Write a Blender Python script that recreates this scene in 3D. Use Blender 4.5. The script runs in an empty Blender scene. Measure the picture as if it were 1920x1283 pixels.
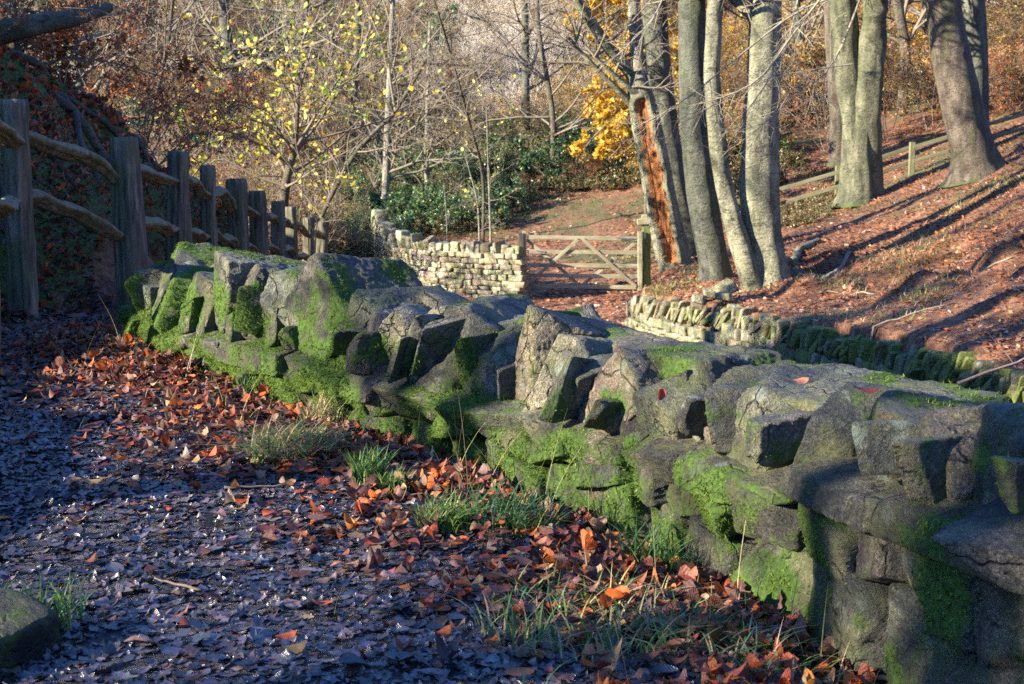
import bpy, math, random
import numpy as np
from mathutils import Vector, Matrix, Euler
SC = bpy.context.scene
C = SC.collection
RNG = np.random.default_rng(7)
R = math.radians
# ------------------------------------------------------------------ camera
PITCH = R(8.34); FPX = 2667.0; CAMZ = 1.2
cd = bpy.data.cameras.new('camera'); cam = bpy.data.objects.new('camera', cd); C.objects.link(cam)
cam.location = (0, 0, CAMZ); cam.rotation_euler = (R(90) - PITCH, 0, 0)
cd.lens = 50; cd.sensor_width = 36; cd.clip_end = 600; cd.clip_start = 0.05
cd.dof.use_dof = True; cd.dof.focus_distance = 5.8; cd.dof.aperture_fstop = 9
SC.camera = cam
def ray(px, py):
    u = (px - 960) / FPX; v = (641.5 - py) / FPX
    cp, sp = math.cos(PITCH), math.sin(PITCH)
    return np.array([u, cp + v * sp, -sp + v * cp])
def P(px, py, D):
    d = ray(px, py); return np.array([0, 0, CAMZ]) + d * (D / d[1])
def wpx(w, D):            # width in photo pixels at distance D -> metres
    return w * D / FPX
# ------------------------------------------------------------------ numpy noise
_perm = np.random.default_rng(3).random(65536)
def vnoise(p, seed=0):
    p = np.asarray(p, float); i = np.floor(p).astype(np.int64); f = p - i; f = f * f * (3 - 2 * f)
    def h(a, b, c):
        return _perm[((a * 73856093) ^ (b * 19349663) ^ (c * 83492791) ^ (seed * 2654435)) & 65535]
    x, y, z = i[..., 0], i[..., 1], i[..., 2]; fx, fy, fz = f[..., 0], f[..., 1], f[..., 2]
    r = 0
    for dx in (0, 1):
        for dy in (0, 1):
            for dz in (0, 1):
                w = (fx if dx else 1 - fx) * (fy if dy else 1 - fy) * (fz if dz else 1 - fz)
                r = r + w * h(x + dx, y + dy, z + dz)
    return r * 2 - 1
def fbm(p, seed=0, octv=4, gain=.5):
    a, s, r = 1, 0, 0; p = np.asarray(p, float)
    for k in range(octv):
        r = r + a * vnoise(p, seed + k * 17); s += a; a *= gain; p = p * 2.03 + 5.1
    return r / s
def sstep(a, b, x):
    t = np.clip((x - a) / (b - a), 0, 1); return t * t * (3 - 2 * t)
# ------------------------------------------------------------------ mesh builder
class MB:
    def __init__(s): s.v = []; s.f4 = []; s.f3 = []; s.n = 0; s.col = []; s.m = []; s.uv = []
    def add(s, v, f4=None, f3=None, col=None, mask=None, uv=None):
        v = np.asarray(v, float).reshape(-1, 3)
        s.v.append(v)
        if f4 is not None and len(f4): s.f4.append(np.asarray(f4, int).reshape(-1, 4) + s.n)
        if f3 is not None and len(f3): s.f3.append(np.asarray(f3, int).reshape(-1, 3) + s.n)
        k = len(v)
        c = np.ones((k, 4)); c[:, :3] = .5
        if col is not None: c[:, :3] = col
        s.col.append(c)
        s.m.append(np.zeros(k) if mask is None else np.broadcast_to(mask, (k,)))
        s.uv.append(np.zeros((k, 2)) if uv is None else uv)
        s.n += k
    def mesh(s, name, mat, smooth=True):
        v = np.concatenate(s.v)
        f4 = np.concatenate(s.f4) if s.f4 else np.zeros((0, 4), int)
        f3 = np.concatenate(s.f3) if s.f3 else np.zeros((0, 3), int)
        me = bpy.data.meshes.new(name)
        me.vertices.add(len(v)); me.vertices.foreach_set('co', v.astype(np.float32).ravel())
        nl = len(f4) * 4 + len(f3) * 3
        me.loops.add(nl); li = np.concatenate([f4.ravel(), f3.ravel()]).astype(np.int32)
        me.loops.foreach_set('vertex_index', li)
        me.polygons.add(len(f4) + len(f3))
        st = np.concatenate([np.arange(len(f4)) * 4, len(f4) * 4 + np.arange(len(f3)) * 3]).astype(np.int32)
        me.polygons.foreach_set('loop_start', st)
        me.polygons.foreach_set('use_smooth', np.full(len(st), smooth))
        me.update(calc_edges=True)
        ca = me.color_attributes.new('Col', 'FLOAT_COLOR', 'POINT')
        ca.data.foreach_set('color', np.concatenate(s.col).astype(np.float32).ravel())
        ma = me.attributes.new('mask', 'FLOAT', 'POINT')
        ma.data.foreach_set('value', np.concatenate(s.m).astype(np.float32))
        uv = np.concatenate(s.uv)
        ua = me.attributes.new('luv', 'FLOAT_VECTOR', 'POINT')
        ua.data.foreach_set('vector', np.concatenate([uv, np.zeros((len(uv), 1))], 1).astype(np.float32).ravel())
        me.materials.append(mat)
        return me
    def build(s, name, mat, parent=None, loc=None, smooth=True, local=False):
        """vertices given in world space; origin moved to loc (or to the parent's origin)"""
        if s.n == 0: return None
        base = np.array(parent_origin(parent)) if parent is not None else np.zeros(3)
        off = np.array(loc, float) if loc is not None else base
        if not local:
            s.v = [a - off for a in s.v]
        me = s.mesh(name, mat, smooth)
        o = bpy.data.objects.new(name, me); C.objects.link(o)
        o.location = off - base
        if parent is not None: o.parent = parent
        return o
def parent_origin(p):
    l = np.zeros(3)
    while p is not None: l = l + np.array(p.location); p = p.parent
    return l
def tag(o, label=None, cat=None, group=None, kind=None):
    if label: o['label'] = label
    if cat: o['category'] = cat
    if group: o['group'] = group
    if kind: o['kind'] = kind
    return o
def empty(name, loc, label, cat, group=None):
    o = bpy.data.objects.new(name, None); C.objects.link(o); o.location = loc; o.empty_display_size = .2
    return tag(o, label, cat, group)
def copy_tree(o, parent=None):
    c = o.copy(); C.objects.link(c); c.parent = parent
    for ch in list(o.children): copy_tree(ch, c)
    return c
# ------------------------------------------------------------------ tubes
def catmull(pts, n):
    pts = np.asarray(pts, float); m = len(pts)
    t = np.linspace(0, m - 1, n); i = np.minimum(t.astype(int), m - 2); f = (t - i)[:, None]
    p0 = pts[np.maximum(i - 1, 0)]; p1 = pts[i]; p2 = pts[i + 1]; p3 = pts[np.minimum(i + 2, m - 1)]
    return .5 * (2 * p1 + (p2 - p0) * f + (2 * p0 - 5 * p1 + 4 * p2 - p3) * f ** 2 + (3 * p1 - p0 - 3 * p2 + p3) * f ** 3)
def frames(pts):
    t = np.gradient(pts, axis=0); t /= np.linalg.norm(t, axis=1)[:, None] + 1e-9
    ref = np.array([0, 1, 0]) if abs(t[:, 1]).mean() < .8 else np.array([1, 0, 0])
    a = np.cross(t, ref); a /= np.linalg.norm(a, axis=1)[:, None] + 1e-9
    b = np.cross(t, a)
    return t, a, b
def tube(mb, pts, rad, ns=4, col=None, cap=False, dr=None, mask=None):
    """dr(theta, s) multiplies the radius"""
    pts = np.asarray(pts, float); rad = np.asarray(rad, float); n = len(pts)
    t, a, b = frames(pts)
    th = np.arange(ns) / ns * 2 * math.pi
    rr = rad[:, None] * np.ones(ns)
    if dr is not None: rr = rr * dr(th[None, :] + 0 * rr, np.arange(n)[:, None] / (n - 1) + 0 * rr)
    v = pts[:, None] + rr[..., None] * (np.cos(th)[None, :, None] * a[:, None] + np.sin(th)[None, :, None] * b[:, None])
    i = np.arange(n - 1)[:, None] * ns; j = np.arange(ns)[None, :]; j2 = (j + 1) % ns
    f = np.stack([i + j, i + ns + j, i + ns + j2, i + j2], -1).reshape(-1, 4)
    uv = np.stack([np.broadcast_to(th / 6.2832, (n, ns)), np.broadcast_to(np.arange(n)[:, None] / (n - 1), (n, ns))], -1).reshape(-1, 2)
    vv = v.reshape(-1, 3); f3 = []
    if cap:
        vv = np.concatenate([vv, pts[:1], pts[-1:]]); uv = np.concatenate([uv, [[0, 0], [0, 1]]])
        k = n * ns
        for q in range(ns):
            f3.append((k, q, (q + 1) % ns)); f3.append((k + 1, (n - 1) * ns + (q + 1) % ns, (n - 1) * ns + q))
        if mask is not None and np.ndim(mask): mask = np.concatenate([np.ravel(mask), [0, 0]])
    mb.add(vv, f, f3, col=col, uv=uv, mask=mask)
    return v
def grow(rng, p, d, L, r, lev, out, up=.15, wob=.25, split=(5, 4, 4), ratio=.55, ang=.8, nseg=5, rmin=.0015, start=.25):
    n = nseg; pts = [np.array(p, float)]; d = np.array(d, float); d /= np.linalg.norm(d)
    ds = [d]
    for k in range(n):
        d = d + rng.normal(0, wob, 3) * .5; d[2] += up * .25; d /= np.linalg.norm(d)
        pts.append(pts[-1] + d * L / n); ds.append(d)
    rad = r * np.linspace(1, .35, n + 1)
    out.append((np.array(pts), np.maximum(rad, rmin), lev))
    if lev <= 0: return
    m = split[len(split) - lev] if lev <= len(split) else 4
    for k in range(m):
        t = start + (1 - start) * (k + rng.random()) / m
        q = t * n; i = min(int(q), n - 1); pp = pts[i] + (pts[i + 1] - pts[i]) * (q - i)
        ax = rng.normal(0, 1, 3); dd = ds[i]; ax -= dd * ax.dot(dd); ax /= np.linalg.norm(ax) + 1e-9
        an = ang * (.7 + .6 * rng.random())
        nd = dd * math.cos(an) + ax * math.sin(an)
        grow(rng, pp, nd, L * ratio * (1.15 - .5 * t) * (.75 + .5 * rng.random()), r * (.62 - .25 * t), lev - 1, out, up, wob, split, ratio, ang, max(3, nseg - 1), rmin, start)
def put_branches(mb, brs, ns=(3, 3, 4, 5), col=None):
    for pts, rad, lev in brs: tube(mb, pts, rad, ns[min(lev, len(ns) - 1)], col=col)
# ------------------------------------------------------------------ leaves
def leaf_template(kind):
    if kind == 'beech5':
        x = np.array([-.5, -.46, -.33, -.16, .02, .19, .34, .45, .5]); w = np.array([.0, .14, .25, .31, .32, .29, .22, .11, 0]); v = []; f = []
        for a, b in zip(x, w): v += [(a, b * k, 0) for k in (1, .55, 0, -.55, -1)]
        for i in range(8):
            for j in range(4): a = i * 5 + j; f.append((a, a + 1, a + 6, a + 5))
        return np.array(v, float), np.array(f)
    if kind == 'beech':
        x = np.linspace(-.5, .5, 6); w = np.array([.0, .2, .31, .3, .19, 0])
    elif kind == 'oak':
        x = np.linspace(-.5, .5, 11); w = np.array([.01, .05, .13, .08, .2, .12, .28, .17, .27, .16, .02])
    elif kind == 'maple':
        x = np.array([-.5, -.3, -.28, -.1, 0, .1, .3, .5]); w = np.array([.0, .02, .3, .24, .46, .2, .22, 0.])
    else:
        x = np.array([-.5, 0, .5]); w = np.array([0, .32, 0.])
    v = []
    for a, b in zip(x, w): v += [(a, b, 0), (a, 0, 0), (a, -b, 0)]
    v = np.array(v, float); n = len(x)
    if kind == 'dia':
        v = np.array([(-.5, 0, 0), (0, .32, 0), (.5, 0, 0), (0, -.32, 0)], float)
        return v, np.array([[0, 3, 2, 1]])
    f = []
    for i in range(n - 1):
        a = i * 3; f += [(a, a + 1, a + 4, a + 3), (a + 1, a + 2, a + 5, a + 4)]
    return v, np.array(f)
def add_leaves(mb, pos, size, yaw, tilt, tdir, cols, kind='beech', curl=.0, fold=.0, rng=RNG, dark_edge=0):
    """pos Nx3; leaf plane tilted by tilt around horizontal axis at angle tdir"""
    N = len(pos); T, F = leaf_template(kind); M = len(T)
    size = np.broadcast_to(size, (N,)); curl = np.broadcast_to(curl, (N,)); fold = np.broadcast_to(fold, (N,))
    v = np.broadcast_to(T, (N, M, 3)).copy()
    v[..., 1] *= rng.uniform(.8, 1.15, N)[:, None]
    v[..., 2] = curl[:, None] * (v[..., 0] ** 2) * 1.6 + fold[:, None] * np.abs(v[..., 1]) + (curl * rng.uniform(-1, 1, N))[:, None] * v[..., 0] * v[..., 1] * 2.5
    if M > 4: v[..., 2] += rng.normal(0, .018 if M < 40 else .012, (N, M))
    if M > 40:
        ec = rng.normal(0, 1.3, (N, 1)); v[..., 2] += ec * v[..., 1] ** 2 * np.abs(curl)[:, None] * 2.0; v[..., 1] *= 1 - .12 * np.abs(np.tanh(ec * curl[:, None]))
    v *= size[:, None, None]
    c, s = np.cos(yaw)[:, None], np.sin(yaw)[:, None]
    x = v[..., 0] * c - v[..., 1] * s; y = v[..., 0] * s + v[..., 1] * c; z = v[..., 2]
    # rotate about axis k=(cos tdir, sin tdir,0)
    kx, ky = np.cos(tdir)[:, None], np.sin(tdir)[:, None]; ct, st = np.cos(tilt)[:, None], np.sin(tilt)[:, None]
    dot = kx * x + ky * y
    cx, cy, cz = ky * z, -kx * z, kx * y - ky * x
    X = x * ct + cx * st + kx * dot * (1 - ct); Y = y * ct + cy * st + ky * dot * (1 - ct); Z = z * ct + cz * st
    V = np.stack([X, Y, Z], -1) + np.asarray(pos)[:, None, :]
    col = np.repeat(np.asarray(cols)[:, None, :], M, 1) * (1 + rng.normal(0, .08, (N, M, 1)))
    f = (F[None] + (np.arange(N) * M)[:, None, None]).reshape(-1, 4)
    uv = np.broadcast_to(T[:, :2], (N, M, 2)).reshape(-1, 2)
    mb.add(V.reshape(-1, 3), f, col=np.clip(col.reshape(-1, 3), 0, 1), uv=uv)
def pick(rng, pal, n, w=None, var=.18):
    pal = np.array(pal, float); w = None if w is None else np.array(w, float) / np.sum(w)
    c = pal[rng.choice(len(pal), n, p=w)]
    return np.clip(c * (1 + rng.normal(0, var, (n, 1))) * (1 + rng.normal(0, var * .3, (n, 3))), .002, 1)
# ------------------------------------------------------------------ rocks
def cubesphere(n):
    g = np.tan(np.linspace(-1, 1, n) * math.pi / 4)
    V = []; F = []; key = {}; idx = np.zeros((6, n, n), int)
    for fc in range(6):
        for i in range(n):
            for j in range(n):
                a, b = g[i], g[j]
                p = [(1, a, b), (-1, b, a), (b, 1, a), (a, -1, b), (a, b, 1), (b, a, -1)][fc]
                k = tuple(np.round(p, 5))
                if k not in key: key[k] = len(V); V.append(p)
                idx[fc, i, j] = key[k]
        for i in range(n - 1):
            for j in range(n - 1):
                F.append((idx[fc, i, j], idx[fc, i + 1, j], idx[fc, i + 1, j + 1], idx[fc, i, j + 1]))
    V = np.array(V, float); V /= np.linalg.norm(V, axis=1)[:, None]
    return V, np.array(F)
_cs = {}
def rock(seed, half, n=20, k=14, jit=.14, extra=5, rough=.05, freq=3., cut=(.95, 1.35)):
    """block with planar faces: smooth-min over planes, then noise; returns verts (local) and faces"""
    if n not in _cs: _cs[n] = cubesphere(n)
    D, F = _cs[n]; rng = np.random.default_rng(seed)
    pl = []
    for ax in range(3):
        for sg in (-1, 1):
            v = rng.normal(0, jit, 3); v[ax] = sg; v /= np.linalg.norm(v); pl.append((v, rng.uniform(.92, 1.04)))
    for q in range(extra):
        v = rng.normal(0, 1, 3); v /= np.linalg.norm(v); pl.append((v, rng.uniform(*cut)))
    acc = 0
    for v, d in pl: acc = acc + np.maximum(D @ v / d, 0) ** k
    r = acc ** (-1 / k)
    p = D * r[:, None] * np.array(half)
    m = min(half)
    q = p / m
    nz = fbm(q * freq * .5 + seed * 3.7, seed, 4, .55)
    # strata: fine layered ridges
    st = np.abs(vnoise(np.stack([q[:, 0] * .5, q[:, 1] * .4, q[:, 2] * 3.5], 1) + seed * 1.3, 5))
    rg = 1 - np.abs(fbm(q * freq * .9 + seed * 1.7, seed + 2, 3, .5)) * 2      # ridges
    hf = fbm(q * freq * 3.2 + seed, seed + 9, 3, .6)
    p = p + D * ((nz * rough * 1.5 + (rg - .5) * rough * .4 + (st - .5) * rough * .35 + hf * rough * .5) * m)[:, None]
    return p, F
def box_stone(seed, half, rnd=.08, rough=.06, taper=.12):
    """flat faced walling stone: cube grid with eased edges, skewed and roughened"""
    g = np.array([-1, -.82, -.3, .3, .82, 1.]); n = 6
    key = ('b', n)
    if key not in _cs:
        V = []; F = []; kk = {}; idx = np.zeros((6, n, n), int)
        for fc in range(6):
            for i in range(n):
                for j in range(n):
                    a, b = g[i], g[j]; p = [(1, a, b), (-1, b, a), (b, 1, a), (a, -1, b), (a, b, 1), (b, a, -1)][fc]
                    if p not in kk: kk[p] = len(V); V.append(p)
                    idx[fc, i, j] = kk[p]
            for i in range(n - 1):
                for j in range(n - 1): F.append((idx[fc, i, j], idx[fc, i + 1, j], idx[fc, i + 1, j + 1], idx[fc, i, j + 1]))
        _cs[key] = (np.array(V, float), np.array(F))
    V, F = _cs[key]; rng = np.random.default_rng(seed); p = V.copy()
    e = (np.abs(p) > .99).sum(1); p *= (1 - rnd * np.clip(e - 1, 0, 2) * .7)[:, None]
    A = np.eye(3) + rng.normal(0, .07, (3, 3)); A[2, 0] *= .6
    p = p @ A.T; p[:, 0] *= 1 - rng.uniform(-taper, taper) * p[:, 2]; p[:, 2] *= 1 - rng.uniform(-taper, taper) * p[:, 0]
    h = np.array(half); p = p * h; m = min(half)
    q = p / m
    p = p + np.stack([fbm(q * .8 + seed % 977, 1, 3), fbm(q * .8 + 31 + seed % 977, 2, 3), fbm(q * .8 + 77 + seed % 977, 3, 3)], 1) * rough * m * 2.2
    return p, F
def rotm(rx=0, ry=0, rz=0): return np.array(Euler((rx, ry, rz), 'XYZ').to_matrix())
# ------------------------------------------------------------------ materials
def newmat(name):
    m = bpy.data.materials.new(name); m.use_nodes = True; nt = m.node_tree
    b = nt.nodes['Principled BSDF']; return m, nt, b
class N:
    def __init__(s, nt): s.nt = nt
    def n(s, t, **k):
        x = s.nt.nodes.new(t)
        for a, b in k.items():
            if a.startswith('i_'):
                key = a[2:].replace('_', ' '); x.inputs[key].default_value = b
            else: setattr(x, a, b)
        return x
    def l(s, a, b): s.nt.links.new(a, b)
    def noise(s, vec, scale, detail=6, rough=.6, dist=0):
        x = s.n('ShaderNodeTexNoise'); x.inputs['Scale'].default_value = scale; x.inputs['Detail'].default_value = detail
        x.inputs['Roughness'].default_value = rough; x.inputs['Distortion'].default_value = dist
        if vec is not None: s.l(vec, x.inputs['Vector'])
        return x.outputs['Fac']
    def ramp(s, fac, stops, interp='LINEAR'):
        x = s.n('ShaderNodeValToRGB'); x.color_ramp.interpolation = interp
        e = x.color_ramp.elements
        while len(e) < len(stops): e.new(.5)
        for a, (p, c) in zip(e, stops): a.position = p; a.color = (c[0], c[1], c[2], 1) if isinstance(c, (tuple, list)) else (c, c, c, 1)
        s.l(fac, x.inputs['Fac']); return x.outputs['Color']
    def mix(s, fac, a, b, mode='MIX'):
        x = s.n('ShaderNodeMix', data_type='RGBA', blend_type=mode)
        for inp, val in ((x.inputs[0], fac), (x.inputs[6], a), (x.inputs[7], b)):
            if isinstance(val, (int, float)): inp.default_value = val
            elif isinstance(val, tuple): inp.default_value = (*val, 1)
            else: s.l(val, inp)
        return x.outputs[2]
    def math(s, op, a, b=0.):
        x = s.n('ShaderNodeMath', operation=op)
        for inp, val in ((x.inputs[0], a), (x.inputs[1], b)):
            if isinstance(val, (int, float)): inp.default_value = val
            else: s.l(val, inp)
        return x.outputs[0]
    def attr(s, name, out='Color'):
        x = s.n('ShaderNodeAttribute'); x.attribute_name = name; return x.outputs[out]
    def mapping(s, vec, scale=(1, 1, 1)):
        x = s.n('ShaderNodeMapping'); x.inputs['Scale'].default_value = scale; s.l(vec, x.inputs['Vector']); return x.outputs[0]
    def bump(s, h, strength, dist, normal=None):
        x = s.n('ShaderNodeBump'); x.inputs['Strength'].default_value = strength; x.inputs['Distance'].default_value = dist
        s.l(h, x.inputs['Height'])
        if normal is not None: s.l(normal, x.inputs['Normal'])
        return x.outputs['Normal']
def obj_coord(g): return g.n('ShaderNodeTexCoord').outputs['Object']
def rock_material(name, pal, lich=(.30, .36, .30), lichen=.5, moss=(.06, .12, .012), mossthr=.5, sc=1., bumpd=.012, wet=.55):
    m, nt, b = newmat(name); g = N(nt); oc = obj_coord(g)
    oi = g.n('ShaderNodeObjectInfo').outputs['Random']
    va = g.n('ShaderNodeVectorMath', operation='ADD'); g.l(oc, va.inputs[0])
    cx = g.n('ShaderNodeCombineXYZ'); g.l(g.math('MULTIPLY', oi, 37.), cx.inputs[0]); g.l(g.math('MULTIPLY', oi, 11.), cx.inputs[1]); g.l(cx.outputs[0], va.inputs[1])
    oc = va.outputs[0]
    big = g.noise(oc, 3.5 * sc, 5, .6, .4); mid = g.noise(oc, 13 * sc, 8, .68, .3); fine = g.noise(oc, 75 * sc, 8, .72)
    base = g.ramp(g.math('ADD', g.math('MULTIPLY', big, .6), g.math('MULTIPLY', mid, .4)), [(.37, pal[0]), (.46, pal[1]), (.53, pal[2]), (.63, pal[3])])
    base = g.mix(.75, base, g.attr('Col'), 'MULTIPLY') if False else base
    base = g.mix(.8, base, g.ramp(fine, [(.36, .16), (.48, .7), (.6, 1.2)]), 'MULTIPLY')
    tint = g.mix(1., base, g.attr('Col'), 'MULTIPLY'); tint = g.mix(1., tint, (1.9, 1.9, 1.9), 'MULTIPLY')
    spk = g.noise(oc, 190 * sc, 3, .6)
    tint = g.mix(1., tint, g.ramp(spk, [(.35, .45), (.5, .95), (.64, 1.7)]), 'MULTIPLY')
    dv = g.n('ShaderNodeVectorMath', operation='ADD'); g.l(oc, dv.inputs[0]); dn = g.n('ShaderNodeTexNoise'); dn.inputs['Scale'].default_value = 9 * sc; dn.inputs['Detail'].default_value = 4; g.l(oc, dn.inputs['Vector'])
    dm = g.n('ShaderNodeVectorMath', operation='SCALE'); g.l(dn.outputs['Color'], dm.inputs[0]); dm.inputs['Scale'].default_value = .16 / sc; g.l(dm.outputs[0], dv.inputs[1])
    cv = g.n('ShaderNodeTexVoronoi', feature='DISTANCE_TO_EDGE'); cv.inputs['Scale'].default_value = 5.5 * sc; g.l(dv.outputs[0], cv.inputs['Vector'])
    crack = g.math('MULTIPLY', g.ramp(cv.outputs['Distance'], [(0., 1.), (.035, 0.)]), g.ramp(big, [(.47, 0.), (.54, 1.)]))
    tint = g.mix(g.math('MULTIPLY', crack, .8), tint, (.012, .012, .01))
    # lichens : crusty pale spots
    vo = g.n('ShaderNodeTexVoronoi'); vo.inputs['Scale'].default_value = 11 * sc; g.l(g.mapping(oc, (1, 1, 1)), vo.inputs['Vector'])
    ld = g.math('ADD', vo.outputs['Distance'], g.math('MULTIPLY', g.math('SUBTRACT', fine, .5), .9))
    lz = g.noise(oc, 2.6 * sc, 3, .6)
    lm = g.math('MULTIPLY', g.ramp(ld, [(.22, 1.), (.3, 0.)]), g.ramp(lz, [(.52 - .12 * lichen, 0.), (.58 - .1 * lichen, 1.)]))
    c2 = g.mix(g.math('MULTIPLY', lm, min(1, lichen * 1.4)), tint, g.mix(1., g.ramp(fine, [(.3, .55), (.65, 1.)]), lich, 'MULTIPLY'))
    # greenish algal film
    al = g.noise(oc, 5.5 * sc, 6, .7)
    c2 = g.mix(g.ramp(al, [(.47, 0.), (.6, .5)]), c2, (.13, .14, .04))
    # moss by mask attribute
    mk = g.attr('mask', 'Fac')
    mm = g.math('ADD', mk, g.math('MULTIPLY', g.math('SUBTRACT', mid, .5), 1.3))
    mm = g.ramp(mm, [(mossthr - .1, 0.), (mossthr + .12, 1.)])
    mc = g.ramp(fine, [(.3, tuple(x * .4 for x in moss)), (.52, moss), (.72, (moss[0] * 2.2, moss[1] * 1.8, moss[2] * 2.))])
    g.l(g.mix(mm, c2, mc), b.inputs['Base Color'])
    b.inputs['Roughness'].default_value = .8
    g.l(g.ramp(g.math('MAXIMUM', mm, lm), [(0, wet), (1, .95)]), b.inputs['Roughness'])
    h = g.math('ADD', g.math('MULTIPLY', mid, 1.2), g.math('MULTIPLY', fine, .8))
    h = g.math('ADD', g.math('SUBTRACT', h, g.math('MULTIPLY', crack, .8)), g.math('MULTIPLY', mm, .35))
    n1 = g.bump(h, 1., bumpd * 2)
    g.l(n1, b.inputs['Normal'])
    return m
PAL_GRIT = [(.018, .02, .022), (.075, .076, .07), (.17, .155, .125), (.34, .3, .22)]
PAL_PALE = [(.1, .09, .06), (.22, .2, .135), (.36, .32, .215), (.5, .45, .31)]  # stone tones warmed and brightened to stand in for weak grazing sun
M = {}
M['rock'] = rock_material('gritstone', PAL_GRIT)
M['rock_body'] = rock_material('gritstone_body', PAL_GRIT, lichen=.25)
M['pale_stone'] = rock_material('sun_tinted_dry_stone', PAL_PALE, lich=(.48, .5, .4), lichen=.6, moss=(.13, .16, .04), mossthr=.7, sc=.7, bumpd=.008, wet=.8)
def attr_material(name, rough=.5, trans=0., spec=.5, bumps=None, colmul=None, veins=False, coat=0):
    m, nt, b = newmat(name); g = N(nt); col = g.attr('Col')
    oc = obj_coord(g)
    nz = g.noise(oc, 60, 4, .6)
    col = g.mix(.7, col, g.ramp(nz, [(.3, .45), (.7, 1.2)]), 'MULTIPLY')
    if veins:
        uv = g.attr('luv', 'Vector'); sp = g.n('ShaderNodeSeparateXYZ'); g.l(uv, sp.inputs[0])
        ay = g.math('ABSOLUTE', sp.outputs[1])
        mid = g.ramp(ay, [(0.0, 1.), (.035, 0.)])
        wv = g.math('SINE', g.math('MULTIPLY', g.math('SUBTRACT', sp.outputs[0], g.math('MULTIPLY', ay, .9)), 75.))
        ve = g.ramp(wv, [(.8, 0.), (1., 1.)])
        vv = g.math('MAXIMUM', mid, g.math('MULTIPLY', ve, .12))
        col = g.mix(g.math('MULTIPLY', vv, .16), col, g.mix(.5, col, (.5, .38, .2)))
        nrm = g.bump(g.math('ADD', g.math('MULTIPLY', wv, .12), g.math('MULTIPLY', nz, 1.6)), .6, .004)
        g.l(nrm, b.inputs['Normal'])
    g.l(col, b.inputs['Base Color']); b.inputs['Roughness'].default_value = rough
    b.inputs['Specular IOR Level'].default_value = spec
    if trans > 0:
        tr = g.n('ShaderNodeBsdfTranslucent'); g.l(col, tr.inputs['Color'])
        mx = g.n('ShaderNodeMixShader'); mx.inputs[0].default_value = trans
        out = nt.nodes['Material Output']; g.l(b.outputs[0], mx.inputs[1]); g.l(tr.outputs[0], mx.inputs[2]); g.l(mx.outputs[0], out.inputs['Surface'])
    return m
M['wet_leaf'] = attr_material('wet_leaf', .31, 0, 1., veins=True)
M['leaf'] = attr_material('dry_leaf', .5, .25, .4, veins=True)
M['crown_leaf'] = attr_material('crown_leaf', .55, .45, .3)
M['grass'] = attr_material('grass_blade', .5, .35, .4)
M['moss'] = attr_material('moss_tuft', .8, .3, .2)
M['evergreen'] = attr_material('evergreen_leaf', .38, .15, .5)
M['twig'] = attr_material('twig_bark', .8, 0, .2)
def wood_material(name, pal, green=(.06, .08, .02), gamt=.4, rough=.75, zs=.12, sc=22):
    m, nt, b = newmat(name); g = N(nt); oc = obj_coord(g)
    oi = g.n('ShaderNodeObjectInfo').outputs['Random']
    cx = g.n('ShaderNodeCombineXYZ'); g.l(g.math('MULTIPLY', oi, 31.), cx.inputs[0]); g.l(g.math('MULTIPLY', oi, 17.), cx.inputs[2])
    va = g.n('ShaderNodeVectorMath', operation='ADD'); g.l(oc, va.inputs[0]); g.l(cx.outputs[0], va.inputs[1]); oc = va.outputs[0]
    st = g.noise(g.mapping(oc, (1, 1, zs)), sc, 8, .7, .3); big = g.noise(oc, 4, 4, .6); fine = g.noise(g.mapping(oc, (1, 1, zs * .5)), sc * 6, 4, .6)
    base = g.ramp(st, [(.3, pal[0]), (.45, pal[1]), (.58, pal[2]), (.74, pal[3])])
    base = g.mix(.6, base, g.ramp(fine, [(.3, .4), (.65, 1.)]), 'MULTIPLY')
    base = g.mix(g.ramp(big, [(.42, 0.), (.65, gamt)]), base, green)
    g.l(base, b.inputs['Base Color']); b.inputs['Roughness'].default_value = rough
    g.l(g.bump(g.math('ADD', st, g.math('MULTIPLY', fine, .4)), .9, .012), b.inputs['Normal'])
    return m
M['old_wood'] = wood_material('weathered_oak', [(.012, .01, .008), (.09, .074, .056), (.2, .165, .125), (.36, .3, .23)], gamt=.6)
M['rail_wood'] = wood_material('cleft_rail', [(.05, .045, .025), (.15, .135, .075), (.26, .235, .14), (.4, .36, .25)], green=(.09, .11, .03), gamt=.5)
M['gate_wood'] = wood_material('gate_timber', [(.18, .15, .1), (.32, .28, .19), (.42, .38, .27), (.54, .49, .36)], green=(.17, .19, .07), gamt=.5, sc=12)
M['fence_wood'] = wood_material('sloping_fence_timber', [(.08, .075, .04), (.15, .14, .08), (.21, .2, .12), (.29, .27, .17)], green=(.12, .15, .05), gamt=.6, sc=12)
M['dark_gate_wood'] = wood_material('dark_gate_timber', [(.03, .022, .015), (.07, .05, .035), (.1, .08, .055), (.16, .13, .09)], gamt=.3)
M['mossy_wood'] = wood_material('mossy_timber', [(.05, .06, .02), (.1, .13, .03), (.15, .2, .05), (.25, .3, .1)], green=(.12, .2, .03), gamt=.8)
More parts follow.
